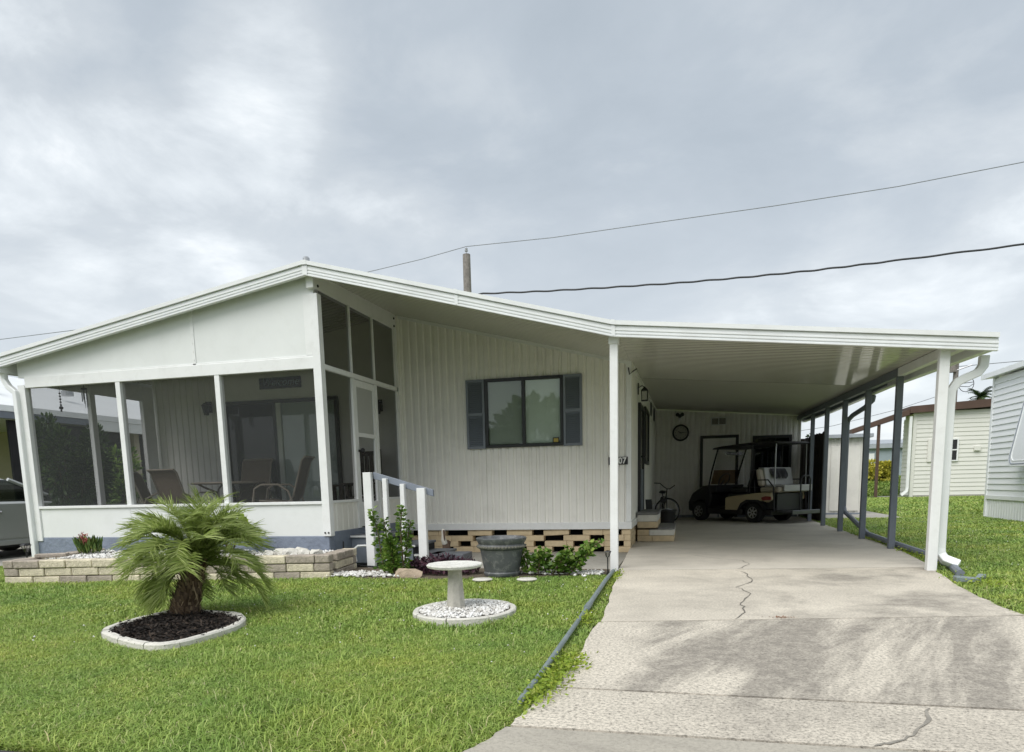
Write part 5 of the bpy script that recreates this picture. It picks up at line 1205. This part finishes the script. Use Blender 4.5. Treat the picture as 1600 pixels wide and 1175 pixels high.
MB().hexa([(4.2, 24.8, 2.45), (5.75, 24.8, 2.45), (5.75, 27.7, 2.45), (4.2, 27.7, 2.45), (4.2, 24.8, 2.57), (5.75, 24.8, 2.57), (5.65, 27.7, 2.72), (4.3, 27.7, 2.72)]).build('roof', M['pale_roof'], SH, bevel=.01)
for a, b2 in ((4.55, 4.98), (5.0, 5.42)): box('door_leaf', M['shed'], SH, a, b2, 24.965, 24.985, .12, 2.2, bevel=.006)
box('base_rail', M['rail_grey'], SH, 4.33, 5.57, 24.95, 24.99, .0, .058)
box('shed_slab', M['conc_path'], None, 3.75, 6.2, 22.6, 28, -.05, .005, kind='structure')
# beige house
BH = thing('beige_house', (13.5, 43.1, 0), 'beige lap-sided house with brown roof edge across the lawn', 'house')
hx0, hx1, hy = 11.95, 19.0, 43.1
def lap_wall(parent, p0, p1, z0, z1, n, m, nrm, slope=None):
    """overlapping boards, one object each, sharing one mesh"""
    a, b2 = Vector(p0), Vector(p1); Lg = (b2-a).length; ang = math.atan2((b2-a).y, (b2-a).x); h = (z1-z0)/n; first = None
    inv = Vector((-math.sin(ang), math.cos(ang))); sg = 1 if inv.dot(Vector(nrm)) > 0 else -1
    me = None
    for i in range(n):
        if me is None:
            o_ = MB().hexa([(0, 0, 0), (Lg, 0, 0), (Lg, sg*.035, 0), (0, sg*.035, 0), (0, 0, h), (Lg, 0, h), (Lg, sg*.006, h), (0, sg*.006, h)]).build('siding_board', m, parent); me = o_.data
        else: o_ = bpy.data.objects.new('siding_board', me); COL.objects.link(o_); o_.parent = parent
        o_.location = Vector((a.x, a.y, z0+i*h))-WL[parent.name]; o_.rotation_euler = (0, 0, ang)
lap_wall(BH, (hx0, hy), (hx1, hy), .1, 4.58, 20, M['beige_siding'], (0, -1))
lap_wall(BH, (hx0, 44.9), (hx0, hy), .1, 4.3, 19, M['beige_siding'], (-1, 0))
box('corner_trim', M['beige_siding'], BH, hx0-.05, hx0+.12, hy-.06, hy+.1, .02, 4.55)
box('body', M['beige_siding'], BH, hx0+.05, hx1-.1, hy+.05, 44.9, 0, 4.5)
box('base', M['conc_path'], BH, hx0-.02, hx1, hy-.02, 44.9, -.1, .1)
MB().hexa([(hx0-.3, hy-.35, 4.50), (19.4, hy-.35, 4.85), (19.4, 45.4, 4.85), (hx0-.3, 45.4, 4.5), (hx0-.3, hy-.35, 4.86), (19.4, hy-.35, 5.3), (19.4, 45.4, 5.3), (hx0-.3, 45.4, 4.86)]).build('roof', M['brown_roof'], BH)
MB().hexa([(8.8, hy-.3, 3.52), (hx0-.31, hy-.3, 4.42), (hx0-.31, 45.2, 4.42), (8.8, 45.2, 3.52), (8.8, hy-.3, 3.76), (hx0-.31, hy-.3, 4.72), (hx0-.31, 45.2, 4.72), (8.8, 45.2, 3.76)]).build('awning_roof', M['brown_roof'], BH)
MB().add([(8.9, hy-.25, 3.53), (hx0-.05, hy-.25, 4.48), (hx0-.05, 45.2, 4.48), (8.9, 45.2, 3.53)], [(0, 1, 2, 3)]).build('awning_underside', M['beige_siding'], BH)
MB().box(10.12, 10.26, hy-.2, hy-.06, 0, 3.95).build('awning_post', M['brown_roof'], BH)
MB().tube([(11.75, hy-.12, 4.35), (11.75, hy-.12, .55), (11.72, hy-.15, .35), (11.45, hy-.2, .12)], .10, 4).build('downspout', M['white'], BH)
wf = MB(); w0, w1, wz0, wz1 = 13.0, 14.15, 1.9, 3.1
for x in (w0, w1-.07): wf.box(x, x+.07, hy-.12, hy-.03, wz0, wz1)
for z in (wz0, (wz0+wz1)/2-.03, wz1-.06): wf.box(w0+.07, w1-.07, hy-.12, hy-.03, z, z+.06)
bw = wf.build('window', M['white'], BH); bw.data.transform(Matrix.Translation(-Vector(BH.location))); bw.location = (0, 0, 0); WL[bw.name] = Vector(BH.location)
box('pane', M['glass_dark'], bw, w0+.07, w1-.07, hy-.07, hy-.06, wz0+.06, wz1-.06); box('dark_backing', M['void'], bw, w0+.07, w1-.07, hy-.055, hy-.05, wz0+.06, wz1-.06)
for x in (w0-.33,): box('shutter', M['shed'], BH, x, x+.31, hy-.10, hy-.04, wz0, wz1)
box('wall_box', M['beige_siding'], BH, 14.9, 15.2, hy-.15, hy-.03, 2.42, 2.66, bevel=.01)
# white house on the far right
WH = thing('white_house', (8.3, 20, 0), 'white lap-sided house at the right edge with ribbed skirting', 'house')
lap_wall(WH, (8.25, 22.65), (8.25, 13.0), .62, 3.80, 20, M['white_siding'], (-1, 0))
box('corner_trim', M['white_siding'], WH, 8.20, 8.30, 22.58, 22.68, .02, 3.85)
corrugated('skirting', M['white_siding'], WH, (8.24, 22.6), (8.24, 13.0), 0, lambda x, y: .52, nrm=(-1, 0), pitch=.16, depth=.012)
box('skirt_rail', M['white_siding'], WH, 8.20, 8.26, 13.0, 22.57, .52, .62)
box('body', M['white_siding'], WH, 8.31, 16, 13.0, 22.6, 0, 3.8)
MB().hexa([(8.05, 12.6, 3.83), (17, 12.6, 4.5), (17, 23.0, 4.5), (8.05, 23.0, 3.83), (8.05, 12.6, 3.93), (17, 12.6, 4.7), (17, 23.0, 4.7), (8.05, 23.0, 3.93)]).build('roof', M['white_alu'], WH, bevel=.01)
MB().box(8.01, 8.047, 12.6, 23.0, 3.82, 3.95).build('eave_gutter', M['white_alu'], WH)
aw = MB(); rr_ = .25; loop = []
y0_, y1_, z0_, z1_ = 18.3, 20.45, 1.38, 3.30
for (cy, cz, a0) in ((y1_-rr_, z0_+rr_, -PI/2), (y1_-rr_, z1_-rr_, 0), (y0_+rr_, z1_-rr_, PI/2), (y0_+rr_, z0_+rr_, PI)):
    for i in range(7): a = a0+i*PI/12; loop.append((cy+rr_*math.cos(a), cz+rr_*math.sin(a)))
def awx(z): return 8.20-.33*(z1_-z)/(z1_-z0_)
f_ = lambda u, v, w: (awx(v)-w, u, v)
aw.prism(loop, (0, .05), f_); awo = aw.build('window_awning', M['canvas'], WH, bevel=.01); awo.data.transform(Matrix.Translation(-Vector(WH.location))); awo.location = (0, 0, 0); WL[awo.name] = Vector(WH.location)
for s_, wv in ((.93, .062), (.85, .058)):
    MB().tube([f_((y0_+y1_)/2+(u-(y0_+y1_)/2)*s_, (z0_+z1_)/2+(v-(z0_+z1_)/2)*s_, .052) for u, v in loop], .013, 5, True).build('rib', M['rail_grey'] if s_ > .9 else M['white_siding'], awo)
MB().tube([(8.20, 20.25, 1.9), (8.02, 20.3, 1.55)], .02, 5).build('awning_stay', M['steel'], awo)
# blue-grey house, palm, poles and wires
BL = thing('blue_house', (15, 62, 1.1), 'small pale blue-grey house in the distance between two posts', 'house')
box('wall', M['blue_house'], BL, 12.6, 18, 60, 66, 1.0, 3.25); box('roof_edge', M['pale_roof'], BL, 12.3, 18.3, 59.7, 66.3, 3.25, 3.6, bevel=.03)
MB().hexa([(12.3, 59.7, 3.602), (18.3, 59.7, 3.602), (18.3, 66.3, 3.602), (12.3, 66.3, 3.602), (12.8, 62, 4.05), (17.8, 62, 3.95), (17.8, 64, 3.95), (12.8, 64, 4.05)]).build('roof', M['pale_roof'], BL)
box('door', M['white'], BL, 13.55, 14.0, 59.94, 60.0, 1.1, 2.9)
FP = thing('far_palm', (21.0, 60, 0), 'small dark palm top showing above the brown roof', 'palm')
MB().tube([(21.0, 60, 0), (21.05, 60, 3.5), (20.95, 60, 6.7)], [.22, .18, .14], 8).build('trunk', M['palm_trunk'], FP)
V = []; F = []
for i in range(26):
    az = random.uniform(0, 6.28); el_ = random.uniform(-.4, 1.2); p = Vector((20.95, 60, 6.7)); d = Vector((math.cos(az)*math.cos(el_), math.sin(az)*math.cos(el_), math.sin(el_))); sd0 = Vector((-math.sin(az), math.cos(az), 0))
    for j in range(10):
        q = p+d*.11
        for sg in (-1, 1):
            k = len(V); ld = (sd0*sg+d*.7+Vector((0, 0, -.3))).normalized()*.34; V += [p, q, p+ld, p+ld*.98]; F += [(k, k+1, k+2, k+3)]
        p = q; d = (d+Vector((0, 0, -.13))).normalized()
np_mesh('crown', [tuple(v) for v in V], F, M['tree'], FP)
def pole(name, x, y, h, label, r0, r1):
    t_ = thing(name, (x, y, 0), label, 'utility pole', 'utility poles'); MB().tube([(x, y, -.1), (x, y, h*.5), (x, y, h)], [r0, (r0+r1)/2, r1], 12).build('shaft', M['wood'], t_); return t_
p1 = pole('utility_pole', -10.3, 34, 12.1, 'weathered wooden pole rising just behind the home roof', .24, .18)
MB().lathe([(.03, 0), (.03, .12), (.075, .14), (.08, .18), (.05, .22), (.07, .25), (.04, .30)], 10, (-10.3, 34, 12.1)).build('insulator', M['steel'], p1, smooth=True)
p2 = pole('utility_pole', 14.75, 46, 7.5, 'distant pole with line hardware behind the white downspout', .17, .13)
MB().tube([(14.75, 45.9, 7.0), (15.5, 45.9, 7.25)], .04, 6).build('bracket_arm', M['steel'], p2); MB().lathe([(.2, 6.9), (.2, 7.45)], 8, (14.55, 45.9, 0)).build('cutout', M['wood'], p2)
mb = MB(); mb.tube([(15.25+.38*math.cos(i*PI/8), 45.8, 6.2+.42*math.sin(i*PI/8)) for i in range(16)], .018, 5, True); mb.tube([(15.0, 45.8, 6.25), (15.6, 45.8, 6.3)], .02, 5); mb.tube([(14.9, 45.8, 6.1), (15.4, 45.8, 6.05), (15.6, 45.8, 6.2)], .018, 5); mb.build('cable_coil', M['cable'], p2)
def wire(pts, r, m, label, wob=0):
    if wob:
        o_ = []
        for a, b2 in zip(pts, pts[1:]):
            for j in range(16):
                s = j/16; p = Vector(a).lerp(Vector(b2), s); p.z += wob*math.sin(len(o_)*.9); o_.append(p)
        pts = o_+[pts[-1]]
    tag(MB().tube(pts, r, 5).build('power_line', m, None), label, 'power line', 'overhead lines')
wire([(-22, 33.4, 10.6), (-18.2, 33.3, 11.09), (-15.1, 33.3, 11.55), (-12.5, 33.7, 12.0), (-10.3, 34, 12.46), (-6, 33.5, 12.28), (-1.7, 33, 12.26), (3.4, 33, 12.42), (8.1, 33, 12.64), (12.4, 33, 13.01), (20, 33, 14)], .017, M['wire'], 'thin overhead wire running over the pole top to the upper right')
wire([(-10.2, 30.6, 9.25), (-8.4, 30, 9.20), (-5.8, 30, 9.08), (-3.16, 30, 9.0), (-.5, 30, 8.94), (2.1, 30, 8.93), (4.6, 30, 8.96), (7.1, 30, 9.04), (11.5, 30, 9.21), (18, 30, 9.8)], .036, M['cable'], 'thick twisted black cable sagging across the sky, lower of the two', .012)
wire([(-60, 30, 8.3), (-33.9, 30, 9.1), (-28.8, 30, 9.24), (-15, 30, 9.4)], .016, M['wire'], 'faint wire in the sky left of the roof')
wire([(5, 46, 5.7), (9.3, 46, 6.3), (11.7, 46, 6.75), (14.75, 45.9, 7.2), (20, 46, 7.4)], .02, M['wire'], 'upper wire at the distant pole seen through the carport posts')
wire([(5, 46, 3.8), (8.4, 46, 4.2), (11.8, 46, 4.98), (14.75, 45.9, 5.9)], .016, M['wire'], 'lower wire at the distant pole seen through the carport posts')

# ------------------------------------------------------------------ left neighbour and car
LN = thing('left_house', (-18, 18, 0), 'tan neighbouring home with white flat roof left of the porch', 'house')
box('wall', M['tan_wall'], LN, -24, -15.9, 18.0, 18.2, 0, 3.3); box('side_wall', M['void'], LN, -16.1, -15.9, 18.21, 32, 0, 3.0)  # side wall coloured near-black for the shade below the eave
MB().hexa([(-26, 12.2, 3.20), (-15.45, 12.2, 3.20), (-15.45, 32, 3.20), (-26, 32, 3.20), (-26, 12.2, 3.42), (-15.45, 12.2, 3.34), (-15.45, 32, 3.34), (-26, 32, 3.42)]).build('eave', M['white_alu'], LN)
MB().hexa([(-26, 13.2, 3.425), (-15.6, 13.2, 3.345), (-15.6, 32, 3.345), (-26, 32, 3.425), (-26, 14, 4.9), (-20.5, 14, 4.9), (-20.5, 31, 4.9), (-26, 31, 4.9)]).build('roof', M['white_alu'], LN)
box('carport_fascia', M['white_alu'], LN, -15.62, -15.47, 16.0, 32, 2.93, 3.195); box('carport_fascia', M['grey_paint'], LN, -15.62, -15.47, 12.3, 15.99, 3.04, 3.195)
for y in (14.7, 17.1): MB().lathe([(.16, 0), (.16, .12), (.05, .2)], 12, (-17.2, y, 4.02)).build('roof_vent', M['steel'], LN)
box('carport_shade', M['void'], LN, -15.75, -15.7, 13.8, 17.6, .1, 3.03)  # near-black sheet added for the shade inside the neighbour's carport
n3 = thing('house_number', (-19.2, 17.95, 1.9), 'black number plate on the tan wall behind the silver car', 'number sign')
box('plate', M['black'], n3, -19.62, -19.12, 17.96, 17.985, 1.80, 2.02); text_mesh('numerals', '3105', .22, M['txt'], n3, (-19.37, 17.955, 1.905), bold=.005)
CR = thing('silver_car', (-14.1, 11.2, 0), 'silver car parked beside the neighbouring home at the left edge', 'car', local=True)
CR.rotation_euler = (0, 0, PI/2); CR.scale = (1.2, 1.2, 1.12)
# own frame: x forward, right side is -y
prof = [(-2.25, .35), (-2.28, .75), (-2.15, .98), (-1.4, 1.02), (.75, 1.0), (1.75, .92), (2.15, .75), (2.2, .40), (2.0, .26), (1.78, .26), (1.72, .45), (1.55, .60), (1.35, .62), (1.15, .52), (1.03, .26), (-1.03, .26), (-1.1, .45), (-1.25, .6), (-1.45, .62), (-1.65, .52), (-1.75, .26), (-2.1, .28)]
MB().prism(prof[::-1], (-.86, .86), lambda u, v, w: (u, w, v)).build('body', M['car'], CR, bevel=.035)
MB().box(-2.0, 2.0, -.80, .80, .20, .55).build('underbody', M['black'], CR)
MB().hexa([(-1.95, -.80, 1.0), (1.15, -.80, 1.0), (1.15, .80, 1.0), (-1.95, .80, 1.0), (-1.65, -.64, 1.40), (.28, -.64, 1.40), (.28, .64, 1.40), (-1.65, .64, 1.40)]).build('glasshouse', M['glass_dark'], CR, bevel=.02)
MB().hexa([(-1.66, -.65, 1.39), (.30, -.65, 1.39), (.30, .65, 1.39), (-1.66, .65, 1.39), (-1.5, -.55, 1.44), (.18, -.55, 1.44), (.18, .55, 1.44), (-1.5, .55, 1.44)]).build('roof', M['car'], CR, bevel=.02)
MB().box(-1.6, .7, -.7, .7, .95, 1.0).build('interior', M['void'], CR)
for s in (-1, 1):
    MB().tube([(1.16, s*.81, .99), (.29, s*.655, 1.40)], .035, 6).build('pillar', M['car'], CR); MB().tube([(-.35, s*.815, .99), (-.40, s*.655, 1.40)], .03, 6).build('pillar', M['black'], CR); MB().tube([(-1.96, s*.81, .99), (-1.66, s*.655, 1.40)], .045, 6).build('pillar', M['car'], CR)
    for x0, x1 in ((-.33, .95), (-1.22, -.37)):
        d_ = MB().prism([(x0, .36), (x1, .36), (x1, .97), (x0, .97)] if x0 > -.5 else [(x0+.25, .36), (x1, .36), (x1, .97), (x0, .97)], (s*.862, s*.874), lambda u, v, w: (u, w, v)).build('door', M['car'], CR, bevel=.004)
        MB().tube([(x0+.07, s*.875, .83), (x0+.09, s*.895, .835), (x0+.23, s*.895, .835), (x0+.25, s*.875, .83)], .016, 6).build('handle', M['chrome'], d_)
    MB().box(-1.02, 1.02, s*.855-.02, s*.855+.03, .24, .33).build('sill', M['car'], CR, bevel=.01)
    mi = lump(.10, (.80, s*.99, 1.07), 4, .6, 1.0, .75).build('mirror', M['black'], CR, smooth=True)
    for x in (1.37, -1.42):
        w_ = MB().lathe([(.18, -.10), (.30, -.10), (.33, -.07), (.33, .07), (.30, .10), (.18, .10)], 24, (x, s*.76, .33), 'Y').build('wheel', M['rubber'], CR, smooth=True); MB().lathe([(.20, .0), (.19, .095*s), (.05, .085*s)], 14, (x, s*.765, .33), 'Y').build('rim', M['rim'], w_)
    MB().box(2.08, 2.19, s*.62-.16, s*.62+.16, .62, .76).build('headlight', M['clear'], CR, bevel=.02)
box('left_drive', M['conc_path'], None, -17, -11.9, 2.95, 17.9, -.05, .006, kind='structure')

# ------------------------------------------------------------------ far tree belts (behind the viewer across the street, seen in the window glass; and beyond the houses)
def tree_belt(name, spots, n, size):
    C = []; D = []
    for (x, y, h, r_) in spots:
        for i in range(n):
            d = RNG.normal(size=3); d /= np.linalg.norm(d); q = RNG.random()**.4
            C.append((x+d[0]*r_*q, y+d[1]*r_*q, h*.62+d[2]*h*.38*q)); D.append(d)
    leaves(name, C, D, size, M['tree'], None, aspect=.7, kind='stuff')
tree_belt('street_tree_belt', [(-17, -26, 6, 3), (-11, -28, 7.5, 3.4), (-6, -27, 5.5, 2.8), (2, -29, 7, 3), (9, -27, 5, 3), (-24, -27, 6, 3), (16, -28, 6, 3)], 900, .8)
tree_belt('far_tree_belt', [(-45+i*9, 95+8*math.sin(i), 4.5+math.sin(i*2.1), 5) for i in range(14)], 260, 1.4)

# ------------------------------------------------------------------ grass
WALLF = [(-9.75, 8.03), (-4.84, 8.93)]
def lawn_ok(P):
    x, y = P[:, 0], P[:, 1]; ok = np.ones(len(P), bool)
    lx = np.interp(y, [p[0] for p in LEFT], [p[1] for p in LEFT])
    ok &= x < lx-.02+RNG.normal(0, .025, len(P))
    wy = np.interp(x, [-9.75, -4.84, -4.8, -4.3, -3.3, -2.2, -1.0], [8.0, 8.9, 9.2, 8.85, 8.85, 9.12, 9.42])
    ok &= np.where(x < -9.75, y < 10, y < wy+RNG.normal(0, .03, len(P)))
    ok &= ((x-cx_)/(rx+.03))**2+((y-cy_)/(ry+.03))**2 > 1
    cb = np.array(bedl); c = cb.mean(0); ang = np.arctan2(cb[:, 1]-c[1], cb[:, 0]-c[0]); rad = np.hypot(cb[:, 0]-c[0], cb[:, 1]-c[1]); o_ = np.argsort(ang)
    pr = np.interp(np.arctan2(y-c[1], x-c[0]), np.r_[ang[o_]-2*PI, ang[o_], ang[o_]+2*PI], np.tile(rad[o_], 3))
    ok &= np.hypot(x-c[0], y-c[1]) > pr+.05
    ok &= x > -11.85+.0*y
    return ok
def blades(name, P, hgt, wid, lay=1.15):
    n = len(P); a = RNG.random(n)*2*PI; h = hgt*(.55+.9*RNG.random(n)); w = wid*(.7+.6*RNG.random(n))
    ln = lay*(.3+1.0*RNG.random(n)); d = np.stack([np.cos(a), np.sin(a), np.zeros(n)], 1); s = np.stack([-np.sin(a), np.cos(a), np.zeros(n)], 1)
    up = np.array([0, 0, 1.])
    m1 = P+up*(h*.62)[:, None]+d*(h*ln*.35)[:, None]; t1 = P+up*(h*(1-.28*ln))[:, None]+d*(h*ln*1.0)[:, None]
    V = np.stack([P-s*(w*.5)[:, None], P+s*(w*.5)[:, None], m1+s*(w*.5)[:, None], m1-s*(w*.5)[:, None], t1-s*(w*.08)[:, None], t1+s*(w*.08)[:, None]], 1).reshape(-1, 3)
    k = np.arange(n)[:, None]*6
    F = np.concatenate([k+np.array([[0, 1, 2, 3]]), k+np.array([[3, 2, 5, 4]])], 1).reshape(-1, 4)
    return np_mesh(name, V, F, M['grass'], None, kind='stuff')
def scatter(n, x0, x1, y0, y1, okf, z=-.03):
    P = np.stack([x0+(x1-x0)*RNG.random(n), y0+(y1-y0)*RNG.random(n), np.full(n, z)], 1); return P[okf(P)]
fov = lambda P: (P[:, 0] > -1.6*P[:, 1]-3.5)
def patchy(P):                                      # thin places and tufts
    x, y = P[:, 0], P[:, 1]
    f = np.sin(x*2.1+1.3*np.sin(y*1.7))+np.sin(y*2.7+1.1*np.sin(x*1.9+2))+.7*np.sin(x*5.3+y*4.1)
    return RNG.random(len(P)) < np.clip(.80-.24*f, .28, 1)
near = scatter(640000, -10, -.68, 2.68, 5.6, lambda P: lawn_ok(P) & fov(P) & patchy(P)); blades('front_lawn_grass', near, .046, .0052)
tuft = scatter(26000, -6.0, -1.0, 2.68, 5.0, lambda P: lawn_ok(P) & fov(P) & ~patchy(P) & (P[:, 1] < 4.6)); blades('front_lawn_grass', tuft, .085, .0050)
mid = scatter(300000, -11.9, -.68, 5.6, 9.9, lambda P: lawn_ok(P) & fov(P) & patchy(P)); blades('front_lawn_grass', mid, .050, .0078)
def right_ok(P):
    x, y = P[:, 0], P[:, 1]; rx_ = np.interp(y, [2.9, 4.2, 6.8, 7.2, 7.9, 8.8, 10.1, 10.5, 13], [4.6, 3.3, 2.86, 2.83, 2.88, 2.95, 3.14, 3.25, 3.46])
    return (x > rx_+.015+RNG.normal(0, .025, len(P))) & (x < np.where((y < 22.7) & (y > 13), 8.2, 99)) & ~((x > 3.75) & (x < 6.2) & (y > 22.6) & (y < 28)) & (x < .7*y+2.5) & ~((x > hx0-.1) & (y > hy-.1))
blades('side_lawn_grass', scatter(230000, 2.8, 9.5, 2.9, 14, right_ok), .062, .010)
blades('side_lawn_grass', scatter(110000, 3.4, 9, 14, 24, right_ok), .065, .016)
blades('far_lawn_grass', scatter(90000, 3.4, 20, 24, 43.5, right_ok), .08, .035)
P = scatter(26000, 8.5, 17, 46.2, 58, lambda P: np.ones(len(P), bool)); P[:, 2] = [-.03+far_z(y) for y in P[:, 1]]; blades('far_lawn_grass', P, .12, .06)
# weeds creeping over the slab edge beside the pipe
def weeds_at(spots, name):
    C = []; D = []
    for (x, y, sx, sy, n_) in spots:
        for i in range(n_): C.append((random.gauss(x, sx), random.gauss(y, sy), .022+abs(random.gauss(0, .025)))); D.append((random.gauss(0, 1), random.gauss(0, 1), random.uniform(.1, .8)))
    leaves(name, C, D, .034, M['lime'], None, aspect=.5, kind='stuff')
weeds_at([(-.80, 4.2, .055, .26, 520), (-.74, 4.6, .05, .12, 260), (-.86, 6.2, .03, .14, 130), (-.86, 9.2, .03, .22, 130), (-.85, 3.8, .04, .1, 120), (3.22, 8.9, .12, .25, 200), (3.40, 12, .03, .8, 220), (3.45, 15, .04, 1.0, 200)], 'edge_weeds')

pts = [p for p in scatter(130, -6, -.8, 4.5, 9, lambda P: lawn_ok(P) & fov(P))]+[p for p in scatter(420, 3.2, 8.2, 10, 22, right_ok)]
icosa_scatter('clover_flowers', np.array(pts)+np.array([0, 0, .075]), .007, M['stones'], None, 1.0)
